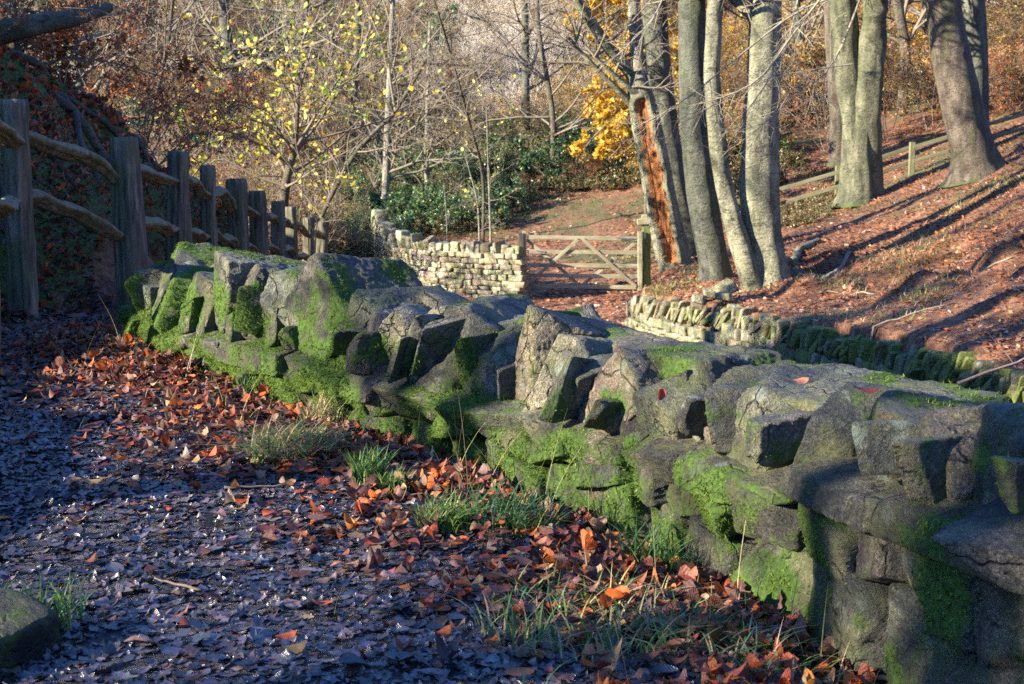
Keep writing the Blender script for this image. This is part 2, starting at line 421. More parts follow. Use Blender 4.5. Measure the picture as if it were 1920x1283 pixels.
def bark_material(name, pal, green=(.07, .09, .03), gamt=.5, sc=1., marks=1.):
    m, nt, b = newmat(name); g = N(nt); oc = obj_coord(g)
    w = g.mapping(oc, (1, 1, .35)); hz = g.mapping(oc, (1, 1, 2.6))
    n1 = g.noise(w, 5 * sc, 7, .65, .3); n2 = g.noise(oc, 28 * sc, 8, .7); n3 = g.noise(hz, 6 * sc, 5, .65, 1.2)
    base = g.ramp(g.math('ADD', g.math('MULTIPLY', n1, .6), g.math('MULTIPLY', n2, .4)), [(.37, pal[0]), (.46, pal[1]), (.53, pal[2]), (.63, pal[3])])
    base = g.mix(g.ramp(n3, [(.36, .85 * marks), (.44, 0.)]), base, tuple(x * .6 for x in pal[0]))
    gr = g.noise(g.mapping(oc, (1, 1, .15)), 3.2 * sc, 5, .7)
    base = g.mix(g.ramp(gr, [(.48, 0.), (.66, gamt)]), base, green)
    spm = g.n('ShaderNodeSeparateColor'); g.l(g.attr('Col'), spm.inputs[0])
    base = g.mix(g.ramp(g.math('ADD', spm.outputs[0], g.math('MULTIPLY', g.math('SUBTRACT', n2, .5), 1.2)), [(.6, 0.), (.85, .85)]), base, (.06, .1, .02))
    mk = g.attr('mask', 'Fac')
    rot = g.ramp(g.noise(g.mapping(oc, (1, 1, .15)), 20, 7, .75, 1.), [(.34, (.03, .008, .003)), (.44, (.22, .07, .02)), (.54, (.48, .18, .05)), (.66, (.65, .3, .1))])
    base = g.mix(g.ramp(mk, [(.45, 0.), (.55, 1.)]), base, rot)
    g.l(base, b.inputs['Base Color']); b.inputs['Roughness'].default_value = .8
    h = g.math('ADD', g.math('MULTIPLY', n3, .8), g.math('ADD', g.math('MULTIPLY', n2, .5), g.math('MULTIPLY', mk, g.noise(g.mapping(oc, (1, 1, .15)), 20, 7, .75, 1.))))
    g.l(g.bump(h, 1., .06), b.inputs['Normal'])
    return m
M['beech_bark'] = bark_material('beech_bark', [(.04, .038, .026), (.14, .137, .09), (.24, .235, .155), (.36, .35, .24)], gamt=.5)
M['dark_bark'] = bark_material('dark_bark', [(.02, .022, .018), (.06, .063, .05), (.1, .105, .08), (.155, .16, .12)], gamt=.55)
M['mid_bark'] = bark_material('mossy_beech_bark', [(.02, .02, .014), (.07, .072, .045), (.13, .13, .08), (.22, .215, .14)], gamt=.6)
M['brown_bark'] = bark_material('brown_bark', [(.03, .022, .016), (.08, .06, .045), (.13, .105, .08), (.2, .17, .13)], green=(.06, .085, .02), gamt=.6, sc=1.6)
M['thin_bark'] = bark_material('thin_bark', [(.1, .09, .07), (.22, .2, .16), (.32, .3, .24), (.44, .42, .34)], gamt=.3, sc=2.5)
def ground_material():
    m, nt, b = newmat('leafy_ground'); g = N(nt); oc = obj_coord(g)
    big = g.noise(oc, .55, 5, .6); mid = g.noise(oc, 5, 8, .7, .5); fine = g.noise(oc, 38, 8, .75)
    soil = g.ramp(g.math('ADD', g.math('MULTIPLY', mid, .5), g.math('MULTIPLY', fine, .5)), [(.38, (.04, .017, .009)), (.47, (.15, .065, .035)), (.54, (.29, .14, .075)), (.63, (.46, .25, .13))])
    grass = g.ramp(fine, [(.3, (.02, .03, .01)), (.5, (.075, .09, .028)), (.7, (.16, .16, .06))])
    gm = g.ramp(g.math('ADD', g.math('MULTIPLY', mid, .45), g.math('MULTIPLY', big, .55)), [(.49, 0.), (.57, 1.)])
    c = g.mix(g.math('MULTIPLY', gm, g.attr('mask', 'Fac')), soil, grass)
    # Col: r = bare mud amount, g = mossy amount
    sp = g.n('ShaderNodeSeparateColor'); g.l(g.attr('Col'), sp.inputs[0])
    mud = g.ramp(fine, [(.38, (.008, .008, .012)), (.5, (.032, .03, .042)), (.62, (.085, .078, .095))])
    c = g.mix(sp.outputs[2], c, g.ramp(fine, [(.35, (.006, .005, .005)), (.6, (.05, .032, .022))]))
    c = g.mix(sp.outputs[0], c, mud)
    mo = g.ramp(fine, [(.36, (.01, .025, .006)), (.5, (.05, .11, .02)), (.64, (.12, .22, .035))])
    c = g.mix(g.math('MULTIPLY', sp.outputs[1], g.ramp(mid, [(.36, 0.), (.48, 1.)])), c, mo)
    g.l(c, b.inputs['Base Color'])
    g.l(g.ramp(sp.outputs[0], [(0., .9), (1., .33)]), b.inputs['Roughness'])
    rut = g.noise(g.mapping(oc, (1, 2.6, 1)), 9, 5, .65, .6)
    h = g.math('ADD', g.math('ADD', g.math('MULTIPLY', mid, 1.), g.math('MULTIPLY', fine, .5)), g.math('MULTIPLY', g.math('MULTIPLY', rut, 1.6), sp.outputs[0]))
    g.l(g.bump(h, 1., .07), b.inputs['Normal'])
    return m
M['ground'] = ground_material()
def plain(name, c, rough=.5, metal=0):
    m, nt, b = newmat(name); g = N(nt); oc = obj_coord(g); nz = g.noise(oc, 30, 5, .6)
    g.l(g.mix(1., g.ramp(nz, [(.3, .6), (.7, 1.1)]), c, 'MULTIPLY'), b.inputs['Base Color']); b.inputs['Roughness'].default_value = rough; b.inputs['Metallic'].default_value = metal
    return m
M['metal'] = plain('galvanised_metal', (.5, .52, .55), .4, .8)
# ------------------------------------------------------------------ light and sky
SUN_AZ = np.array([-.93, -.37]); SUN_AZ /= np.linalg.norm(SUN_AZ); SUN_EL = R(20.5)
sd = np.array([SUN_AZ[0] * math.cos(SUN_EL), SUN_AZ[1] * math.cos(SUN_EL), math.sin(SUN_EL)])
w = bpy.data.worlds.new('World'); SC.world = w; w.use_nodes = True; wt = w.node_tree
sky = wt.nodes.new('ShaderNodeTexSky'); sky.sky_type = 'NISHITA'; sky.sun_disc = False
sky.sun_elevation = SUN_EL; sky.sun_rotation = math.atan2(SUN_AZ[0], SUN_AZ[1]); sky.ozone_density = 3.; sky.dust_density = .4
cool = wt.nodes.new('ShaderNodeMix'); cool.data_type = 'RGBA'; cool.blend_type = 'MULTIPLY'; cool.inputs[0].default_value = 1; cool.inputs[7].default_value = (.6, .97, 1.5, 1)
wt.links.new(sky.outputs[0], cool.inputs[6]); wt.links.new(cool.outputs[2], wt.nodes['Background'].inputs[0]); wt.nodes['Background'].inputs[1].default_value = .08
sl = bpy.data.lights.new('sun', 'SUN'); sl.energy = 5.; sl.angle = R(.6); sl.color = (1., .88, .68)
so = bpy.data.objects.new('sun', sl); C.objects.link(so); so.rotation_euler = Vector(sd).to_track_quat('Z', 'Y').to_euler(); so.location = tuple(sd * 60)
SC.view_settings.view_transform = 'Standard'; SC.view_settings.look = 'None'; SC.view_settings.exposure = 2.0; SC.view_settings.gamma = 1
SC.cycles.max_bounces = 5; SC.cycles.diffuse_bounces = 2; SC.cycles.glossy_bounces = 2; SC.cycles.transmission_bounces = 3; SC.cycles.transparent_max_bounces = 4
SC.cycles.sample_clamp_indirect = 4; SC.cycles.use_denoising = False; SC.cycles.adaptive_threshold = .005
# ------------------------------------------------------------------ terrain
WF = np.array([(1.25, 2.2), (.95, 2.65), (.76, 3.44), (.56, 3.86), (.38, 4.27), (-.15, 5.08), (-.74, 5.8), (-1.25, 6.53), (-1.8, 7.27), (-2.14, 7.95), (-2.28, 8.3)])
WF = catmull(WF, 90)                                   # path-side foot of the near wall
wl = np.concatenate([[0], np.cumsum(np.linalg.norm(np.diff(WF, axis=0), axis=1))])
def wall_at(s):
    s = min(max(s, 0.), wl[-1])
    p = np.array([np.interp(s, wl, WF[:, 0]), np.interp(s, wl, WF[:, 1])]); q = np.array([np.interp(s + .05, wl, WF[:, 0]), np.interp(s + .05, wl, WF[:, 1])]); q0 = np.array([np.interp(s - .05, wl, WF[:, 0]), np.interp(s - .05, wl, WF[:, 1])])
    t = q - q0; t /= np.linalg.norm(t); nrm = np.array([-t[1], t[0]])   # t to far-left; nrm = left/near (path side)
    return p, t, nrm
def line_dist(poly, X, Y):
    """signed distance to polyline; + on the right-hand side of travel"""
    best = np.full(X.shape, 1e9); sg = np.zeros(X.shape); par = np.zeros(X.shape); acc = 0
    for a, b in zip(poly[:-1], poly[1:]):
        d = b - a; L = np.linalg.norm(d); t = np.clip(((X - a[0]) * d[0] + (Y - a[1]) * d[1]) / L ** 2, 0, 1)
        dx = X - a[0] - t * d[0]; dy = Y - a[1] - t * d[1]; di = np.hypot(dx, dy)
        cr = d[1] * dx - d[0] * dy
        m = di < best; best = np.where(m, di, best); sg = np.where(m, np.sign(cr), sg); par = np.where(m, acc + t * L, par); acc += L
    return best * sg, par
RW = np.array([(2.05, 23.5), (2.5, 22.0), (3.2, 20.3), (3.9, 17.5), (4.5, 14.5), (5.0, 11.5), (5.6, 8.0), (6.3, 3.0), (7., -3)])
RWX = np.concatenate([[(3.4, 34.), (3.0, 31.3), (2.2, 26.)], RW])   # dividing line, gate to south
LOWP = [(0, -6, 0), (0, 0, 0), (0, 3, 0), (-1, 5, 0), (-1.6, 7, 0), (-2, 3, .02), (-2, 6, 0), (-2.7, 8.5, .02), (-2.45, 10, 0), (-2.3, 12, -.22), (-2.3, 14, -.45), (-2.3, 16.5, -.75), (-2.3, 19, -1.05), (-2.3, 22, -1.4), (-2.3, 25, -1.7),
 (-2.95, 10, .02), (-2.95, 12, -.17), (-3., 14, -.42), (-3.05, 16.5, -.7), (-3.1, 19, -1.), (-3.25, 22, -1.33), (-3.3, 25, -1.6), (-2.8, 30, -2.1), (0, 30, -2.2), (1.5, 30, -2.2), (3, 30, -2.1), (1, 25, -2.2), (1, 20, -2.15), (2.5, 15, -2.2), (-.8, 17, -1.7), (-1, 25, -2.1), (0, 12, -1.7), (2, 10, -2.1), (4, 9, -2.2), (4, 5, -2.1), (3, 2.5, -1.8), (2.6, 0, -1.4), (-1.2, 11, -.8), (0, 8, -1.3),
 (1.0, 4.9, -.4), (0.1, 6.4, -.4), (-.8, 8, -.3), (1.7, 3.6, -.5), (2, 2, -.6), (1.2, 0, 0),
 (-3, 6, .1), (-3.3, 7.3, .22), (-3.3, 9, .25), (-3.5, 8.5, .7), (-3.45, 10, .7), (-3.4, 12, .7), (-3.38, 13, .85), (-3.36, 14, .6), (-3.34, 15, .35), (-3.4, 16.5, -.05), (-3.6, 19, -.5), (-3.55, 13, 1.35), (-3.52, 15, .78), (-3.55, 17, .38), (-3.8, 8.5, 1.5), (-3.75, 10, 1.55), (-3.75, 11.5, 1.6), (-3.85, 13, 1.42), (-3.85, 15, .8), (-3.95, 18, .1), (-4.4, 6.9, .85), (-4.4, 8.6, 1.9), (-4.5, 9.5, 2.3), (-4.55, 11, 2.2), (-4.7, 13, 1.8), (-4.9, 15, 1.25), (-5, 18, .4), (-5, 21, -.4), (-5, 25, -1.2), (-5, 30, -1.8), (-6, 9.6, 3.0), (-6, 6.4, 1.5), (-8, 6, 2.1), (-6.5, 12, 2.9), (-7, 15, 2.3), (-7.5, 20, .8), (-8, 25, -.3), (-9, 10, 4.2), (-10, 18, 2.2), (-9, 30, -.8),
 (-2.6, 4, .2), (-3.6, 5, .65), (-4.2, 3, 1.05), (-3, 0, .6), (-2.2, -3, .3), (-5, 0, 1.5), (-5.6, 3, 1.5), (-6.3, 0, 1.9), (-8, 4, 2.2), (-7, -5, 1.8), (-12, -5, 3.), (-12, 5, 3.5),
 (0, 35, -1.65), (-5, 35, -1.75), (5, 35, -1.0), (0, 41, -.8), (-6, 41, -1.25), (2.5, 41, -.4), (5, 41, .05), (12, 42, 1.5), (-12, 41, -.3), (-20, 30, 1), (-18, 20, 3), (18, 30, 4),
 (0, 50, .5), (-15, 50, 1.2), (15, 50, 3.2), (0, 62, 2.9), (-25, 60, 4), (25, 60, 6.5), (0, 80, 7.5), (-40, 80, 12), (40, 80, 13), (0, 110, 20), (-60, 110, 26), (60, 110, 26), (-60, 40, 16), (-50, 0, 8), (60, 40, 20), (50, 0, 15), (0, -40, 2), (-40, -40, 6), (40, -40, 5)]
RTP = [(2.3, 23.4, -1.4), (2.8, 22., -1.32), (3.5, 20.3, -1.25), (4.2, 17.5, -1.1), (4.8, 14.5, -.98), (5.3, 11.5, -.9), (5.9, 8, -.8), (6.6, 3, -.6), (4.05, 23, -1.26), (3.2, 26, -1.2), (3.3, 30, -1.55), (5.3, 27, -.85), (7.8, 32, -.3), (9.67, 30, .41), (10, 28, .72), (6.8, 19, -.35), (6.7, 24, -.6), (5.3, 19, -1.0), (6.2, 14, -.45), (7.5, 15, .35), (9, 15, 1.5), (8.3, 20, .45), (10, 21, 1.4), (13, 20, 3.2), (13, 28, 2.2), (5, 36, -.8), (5, 41, .05), (12, 42, 1.5), (20, 30, 5), (7.5, 8, .9), (10, 8, 3), (12, 12, 4), (0, 50, .5), (15, 50, 3.2), (0, 62, 2.9), (25, 60, 6.5), (40, 80, 13), (0, 80, 7.5), (60, 40, 20), (9, 0, 2), (50, 0, 15), (0, 30, -2), (60, 110, 26), (0, 110, 20)]
class TPS:
    def __init__(s, pts, reg=1e-4):
        p = np.array(pts, float); s.c = p[:, :2] / 10; n = len(p)
        A = s.k(s.c, s.c) + np.eye(n) * reg; Q = np.concatenate([np.ones((n, 1)), s.c], 1)
        K = np.block([[A, Q], [Q.T, np.zeros((3, 3))]]); s.w = np.linalg.solve(K, np.concatenate([p[:, 2], [0, 0, 0]]))
    @staticmethod
    def k(a, b):
        r2 = ((a[:, None] - b[None]) ** 2).sum(-1); return .5 * r2 * np.log(r2 + 1e-12)
    def __call__(s, x, y):
        sh = np.shape(x); q = np.stack([np.ravel(x), np.ravel(y)], 1) / 10; o = np.empty(len(q))
        for i in range(0, len(q), 40000):
            qq = q[i:i + 40000]; o[i:i + 40000] = s.k(qq, s.c) @ s.w[:-3] + s.w[-3] + qq @ s.w[-2:]
        return o.reshape(sh)
tl, tr_ = TPS(LOWP), TPS(RTP)
def ground_z(X, Y, detail=True):
    X = np.asarray(X, float); Y = np.asarray(Y, float)
    lo, ri = tl(X, Y), tr_(X, Y)
    d, par = line_dist(RWX, X, Y)           # travel is towards the camera: + is ... x smaller
    d = -d                                  # + on the slope side
    wdt = np.where(Y > 24, .3 + np.clip(Y - 24, 0, 20) * .22, .12)
    a = sstep(-wdt * .2, wdt, d + .0)
    z = lo * (1 - a) + ri * a
    # near wall: leaf bank at its foot, drop behind it
    wd, wp = line_dist(WF, X, Y)            # + on right of travel (behind the wall)
    inr = (Y > 1.5) & (Y < 9.5) & (np.abs(X) < 4)
    foot = (np.exp(-((wd + .02) / .38) ** 2) * .03 - .07 * sstep(2.2, .6, wp) * sstep(-.5, -.05, wd)) * inr * (wd < .25)
    drop = -sstep(.25, .9, wd) * .25 * inr
    flat = sstep(.0, .5, -wd) * inr * sstep(2.4, 1.6, -wd)
    z = z * (1 - flat * .8) + foot + drop
    if detail:
        p = np.stack([X, Y, 0 * X], -1)
        path = (X > -3) & (X < 1.5) & (Y < 12)
        z = z + fbm(p * 1.1, 3, 3) * np.where(path, .02, .09) + fbm(p * 5, 9, 3) * np.where(path, .012, .025)
        bank = sstep(-3.3, -3.9, X) * (Y < 24) * sstep(3, 6, Y)
        z = z + bank * (fbm(p * 1.9, 21, 4) * .28 + fbm(p * 6, 23, 3) * .1)
        ero = a * sstep(10, 14, Y) * sstep(26, 22, Y) * sstep(.6, 2, d) * sstep(5, 3.2, d)
        z = z + ero * (np.abs(fbm(p * np.array([.9, 1.3, 1]), 33, 3)) * .6 - .12)
    return z
def gz(x, y): return float(ground_z(np.array([x]), np.array([y]))[0])
def nonuni(lo, hi, segs):
    r = []
    for a, b, st in segs: r.append(np.arange(a, b, st))
    r.append([segs[-1][1]]); return np.concatenate(r)
gx = nonuni(0, 0, [(-90, -40, 5), (-40, -16, 1.), (-16, -5, .22), (-5, 3, .05), (3, 8, .08), (8, 16, .2), (16, 40, 1.), (40, 90, 5)])
gy = nonuni(0, 0, [(-60, -10, 5), (-10, 2, .5), (2, 9, .05), (9, 16, .08), (16, 32, .12), (32, 46, .25), (46, 70, .8), (70, 130, 4)])
GX, GY = np.meshgrid(gx, gy, indexing='ij')
GZ = ground_z(GX, GY)
nx, ny = GX.shape
ii = np.arange(nx * ny).reshape(nx, ny)
gf = np.stack([ii[:-1, :-1], ii[1:, :-1], ii[1:, 1:], ii[:-1, 1:]], -1).reshape(-1, 4)
mb = MB()
wdg, _ = line_dist(WF, GX, GY); rdg, _ = line_dist(RWX, GX, GY)
mud = sstep(-3.2, -2.8, GX) * sstep(12, 9.5, GY) * (wdg < .1) + sstep(.9, .3, np.abs(GX + 2.2)) * sstep(8, 10, GY) * sstep(28, 22, GY) * .8
mossy = sstep(-2.95, -3.15, GX) * sstep(24, 16, GY) + sstep(.0, .5, -rdg) * sstep(2.5, .8, -rdg) * .0
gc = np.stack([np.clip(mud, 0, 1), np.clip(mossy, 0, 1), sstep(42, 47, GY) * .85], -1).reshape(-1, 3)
grs = np.clip(sstep(30.5, 33, GY) + (rdg < 0) * sstep(2.0, 3.5, -rdg) * sstep(12, 14, GY) * .7, 0, 1)
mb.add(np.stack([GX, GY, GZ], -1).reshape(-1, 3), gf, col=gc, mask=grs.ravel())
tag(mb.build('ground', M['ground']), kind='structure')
# ------------------------------------------------------------------ near stone wall
def col_to_wall(px, off=0.):
    """arc length s at which the foot line (offset inward) crosses the vertical plane of photo column px"""
    best = None
    ss = np.linspace(0, wl[-1], 240)
    for s in ss:
        p, t, n = wall_at(s); q = p - n * off
        if q[1] <= .3: continue
        z = .35; d = ray(px, 700)
        # column position of q at z~.35
        rel = np.array([q[0], q[1], z - CAMZ]); cp, sp = math.cos(PITCH), math.sin(PITCH)
        dep = rel[1] * cp - rel[2] * sp; x = 960 + FPX * rel[0] / dep
        e = abs(x - px)
        if best is None or e < best[0]: best = (e, s, q)
    return best[1], best[2]
def row_z(px, py, q):
    d = ray(px, py); t = math.hypot(q[0], q[1]) / math.hypot(d[0], d[1]); return CAMZ + d[2] * t
wall = empty('stone_wall', (WF[45][0], WF[45][1], 0), 'mossy dry stone wall with big leaning coping stones running beside the leafy path', 'wall')
MOSSP = []     # samples for moss tufts: (point, normal, strength)
mb_m = MB()
def tri_samples(v, f, nrmdir=None, count=400, rng=RNG):
    a, b, c = v[f[:, 0]], v[f[:, 1]], v[f[:, 2]]
    n = np.cross(b - a, v[f[:, 3]] - a) if f.shape[1] == 4 else np.cross(b - a, c - a)
    ar = np.linalg.norm(n, axis=1); n = n / (ar[:, None] + 1e-12)
    k = rng.choice(len(f), count, p=ar / ar.sum()); u = rng.random((count, 1)); w_ = rng.random((count, 1))
    p = a[k] + (b[k] - a[k]) * u + (v[f[k, 3]] - a[k]) * w_ if f.shape[1] == 4 else a[k]
    return p, n[k], ar.sum()
def moss_field(p, bias):
    return fbm(p * 5.5, 77, 4, .6) * 1.6 + bias
def place_rock(seed, half, rot, ctr, n, bias, bname, parent, mat, dens=4200, **kw):
    v, f = rock(seed, half, n=n, **kw)
    v = v @ rot.T + ctr
    # moss: more towards the bottom and in hollows
    lo, hi = v[:, 2].min(), v[:, 2].max()
    rel = np.clip((v[:, 2] - lo) / (hi - lo + 1e-6), 0, 1)
    bb = bias + .38 * (1 - rel) ** 1.5
    mk = np.clip(.5 + moss_field(v, bb) * .5, 0, 1)
    rng = np.random.default_rng(seed + 5)
    tone = np.array([1, .98, .93]) * rng.uniform(.26, .56) * (1 + rng.normal(0, .06, 3))
    m = MB(); m.add(v, f, col=tone, mask=mk)
    o = m.build(bname, mat, parent, loc=ctr)
    # tufts
    a = np.linalg.norm(np.cross(v[f[:, 1]] - v[f[:, 0]], v[f[:, 3]] - v[f[:, 0]]), axis=1).sum()
    cnt = int(a * dens)
    p, nn, _ = tri_samples(v, f, count=max(cnt, 10), rng=rng)
    # outward orientation
    sg = np.sign(((p - ctr) * nn).sum(1)); nn = nn * sg[:, None]
    rel = np.clip((p[:, 2] - lo) / (hi - lo + 1e-6), 0, 1)
    st = moss_field(p, bias + .38 * (1 - rel) ** 1.5)
    ok = (st + rng.normal(0, .12, len(st)) > .16) & (nn[:, 2] > -.6)
    MOSSP.append((p[ok], nn[ok], st[ok]))
    return o
# (pxL, pxR, yBottom, yTop, lean degrees, depth, seed, extra bury)
COPE = [(238, 292, 628, 500, -3, .36, 1), (284, 352, 622, 486, 8, .55, 2), (345, 405, 606, 516, 6, .40, 3), (398, 442, 610, 478, -2, .46, 4),
 (440, 490, 600, 496, 8, .5, 5), (462, 505, 626, 556, 0, .3, 6), (498, 548, 612, 508, 10, .46, 7), (545, 628, 648, 500, 26, .58, 8),
 (628, 668, 688, 556, 4, .44, 9), (664, 712, 694, 588, 12, .36, 10), (700, 742, 700, 560, 24, .5, 11), (742, 872, 742, 574, 15, .62, 12),
 (862, 946, 752, 640, 36, .46, 13), (944, 1008, 772, 602, 9, .56, 14), (1008, 1050, 790, 632, 7, .48, 15), (1048, 1102, 806, 672, 14, .52, 16),
 (1100, 1172, 826, 674, 24, .5, 17), (1170, 1222, 836, 690, 30, .46, 18), (1216, 1296, 856, 742, 16, .52, 19), (1292, 1342, 872, 776, 2, .4, 20), (1340, 1452, 890, 722, 12, .6, 21),
 (1452, 1562, 926, 722, 6, .62, 22), (1562, 1690, 946, 770, 8, .52, 23), (1668, 1782, 960, 758, 32, .5, 24), (1782, 1925, 975, 752, 4, .6, 25), (1925, 2140, 1000, 760, 10, .56, 26)]
for (pl, pr, yb, yt, lean, dep, sd_) in COPE:
    sL, qL = col_to_wall(pl, .1); sR, qR = col_to_wall(pr, .1)
    s = (sL + sR) / 2; wd_ = max(abs(sR - sL), .14); p, t, nr = wall_at(s); q = p - nr * .1
    pc = (pl + pr) / 2
    zb, zt = row_z(pc, yb, q), row_z(pc, yt, q)
    h = max(zt - zb, .12); rng = np.random.default_rng(sd_ + 900)
    zback = rng.uniform(.42, .5)
    tilt = math.atan2(np.clip(zback - zt, -.08, .1), dep)
    # local axes: x along wall towards far end (t), y inward (-nr), z up
    B = np.stack([np.append(t, 0), np.append(-nr, 0), [0, 0, 1]], 1)
    rot = B @ rotm(tilt, -R(lean * 1.55 + 4) , R(rng.uniform(-12, 12)))
    ctr = np.array([*(q - nr * (dep / 2) * .94), (zb + zt) / 2 + dep / 2 * math.sin(tilt)]) 
    ctr[2] -= .015
    far = np.clip((s - 3.0) / 3.5, 0, 1)
    bias = -.5 + .55 * far + rng.uniform(-.15, .12)
    place_rock(sd_ * 13 + 5, (wd_ / 2 * .9, dep / 2, h / 2 + .02), rot, ctr, 54, bias, 'coping_stone', wall, M['rock'], k=44, jit=.13, extra=9, rough=.07, cut=(1.05, 1.55))
rng = np.random.default_rng(19)
for j in range(24):     # wedges and pinning stones tucked between the big copings
    s = rng.uniform(.3, wl[-1] - .1); p, t, nr = wall_at(s); B = np.stack([np.append(t, 0), np.append(-nr, 0), [0, 0, 1]], 1); far = np.clip((s - 3.0) / 3.5, 0, 1)
    q = p - nr * rng.uniform(.06, .14); hh = rng.uniform(.05, .12)
    place_rock(4000 + j * 7, (rng.uniform(.016, .036), rng.uniform(.08, .13), hh), B @ rotm(R(rng.uniform(-12, 12)), R(rng.uniform(-38, 10)), R(rng.uniform(-20, 20))), np.array([q[0], q[1], np.interp(s, [0, .5, .95, 1.8, 2.4, 3.4, 5, 7.5], [.52, .47, .42, .32, .27, .26, .25, .22]) + hh * rng.uniform(.5, 1.3)]), 22, -.35 + .6 * far, 'wedge_stone', wall, M['rock'], k=40, jit=.15, extra=6, rough=.08, cut=(.95, 1.4))
# flat slabs closing the top of the wall behind the front row
for j, (px, py, L, wdt, th, sd_) in enumerate([(560, 505, .5, .3, .07, 31), (650, 510, .5, .34, .08, 32), (840, 560, .55, .3, .07, 33), (1120, 612, .5, .3, .08, 34), (1330, 660, .6, .3, .09, 35), (1640, 705, .7, .34, .09, 36), (1860, 735, .6, .36, .1, 37), (480, 492, .35, .3, .08, 38), (960, 585, .4, .28, .07, 39)]):
    sL, q = col_to_wall(px, .45); p, t, nr = wall_at(sL); q = p - nr * .42
    B = np.stack([np.append(t, 0), np.append(-nr, 0), [0, 0, 1]], 1)
    place_rock(sd_ * 7, (L / 2, wdt / 2 + .04, th / 2 + .05), B @ rotm(R(3), R(RNG.uniform(-6, 6)), R(RNG.uniform(-15, 15))), np.array([q[0], q[1], .4]), 44, -.25, 'coping_stone', wall, M['rock'], k=24, jit=.12, extra=5, rough=.1)
# ledge course + face courses
sv = .0; rng = np.random.default_rng(41)
def bed(s):   # height of the coping bed along the wall
    return np.interp(s, [0, .5, .95, 1.8, 2.4, 3.4, 5, 7.5], [.52, .47, .42, .32, .27, .26, .25, .22])
while sv < wl[-1]:
    L = rng.uniform(.3, .6); s = sv + L / 2; p, t, nr = wall_at(s)
    B = np.stack([np.append(t, 0), np.append(-nr, 0), [0, 0, 1]], 1)
    far = np.clip((s - 2.6) / 2.4, 0, 1)
    zt = bed(s) + .01; out = rng.uniform(.0, .035)
    q = p - nr * (.2 - out)
    place_rock(int(sv * 977) + 3, (L / 2 * 1.07, .2, rng.uniform(.038, .055)), B @ rotm(R(rng.uniform(8, 16)), R(rng.uniform(-4, 4)), R(rng.uniform(-6, 6))), np.array([q[0], q[1], zt - .055]), 36, -.5 + .85 * far + rng.uniform(-.15, .15), 'ledge_stone', wall, M['rock_body'], k=36, jit=.12, extra=5, rough=.09, cut=(1., 1.4), dens=5200 + 4500 * far)
    sv += L
for row, (zf0, zf1, Lr) in enumerate([(.0, .58, (.14, .36)), (-.75, .02, (.2, .42))]):
    sv = row * .13
    while sv < wl[-1]:
        L = rng.uniform(*Lr); s = min(sv + L / 2, wl[-1]); p, t, nr = wall_at(s)
        B = np.stack([np.append(t, 0), np.append(-nr, 0), [0, 0, 1]], 1)
        zb = bed(s) - .075; z0 = zb * .48 * (1 if row == 0 else 0) - (.12 if row else 0); z1 = zb if row == 0 else zb * .48
        far = np.clip((s - 2.4) / 2.2, 0, 1)
        q = p - nr * (.175 - rng.uniform(-.015, .03))
        place_rock(int(sv * 577) + 91 + row * 1000, (L / 2 * 1.0, .16, (z1 - z0) / 2 * 1.04), B @ rotm(R(rng.uniform(-4, 8)), R(rng.uniform(-14, 14)), R(rng.uniform(-9, 9))), np.array([q[0], q[1], (z0 + z1) / 2]), 32, -.28 + .72 * far + rng.uniform(-.2, .2), 'face_stone', wall, M['rock_body'], k=36, jit=.12, extra=5, rough=.08, cut=(1., 1.4), dens=5200 + 6500 * far)
        sv += L
# back face stones
sv = .1
while sv < wl[-1] - .1:
    L = rng.uniform(.35, .6); p, t, nr = wall_at(sv + L / 2); B = np.stack([np.append(t, 0), np.append(-nr, 0), [0, 0, 1]], 1)
    for zc in (.3, -.05, -.42):
        q = p - nr * .44
        place_rock(int(sv * 377) + int(zc * 100) + 191, (L / 2 * 1.05, .14, .2), B @ rotm(0, R(rng.uniform(-5, 5)), 0), np.array([q[0], q[1], zc]), 14, -.2, 'back_stone', wall, M['rock_body'], k=10, dens=100)
    sv += L
# rubble core
mc = MB(); ss = np.linspace(0.02, wl[-1] - .05, 60); V = []
for s in ss:
    p, t, nr = wall_at(s); zt = bed(s) + .03
    for o, z in ((.1, -.7), (.1, zt - .08), (.42, zt + .1), (.42, -.7)): V.append((*(p - nr * o), z))
V = np.array(V); F4 = []
for i in range(59):
    for j in range(4): F4.append((i * 4 + j, i * 4 + (j + 1) % 4, i * 4 + 4 + (j + 1) % 4, i * 4 + 4 + j))
F4 += [(0, 3, 2, 1), (236, 237, 238, 239)]
mc.add(V, F4, col=.2, mask=.5); mc.build('rubble_core', M['rock_body'], wall)
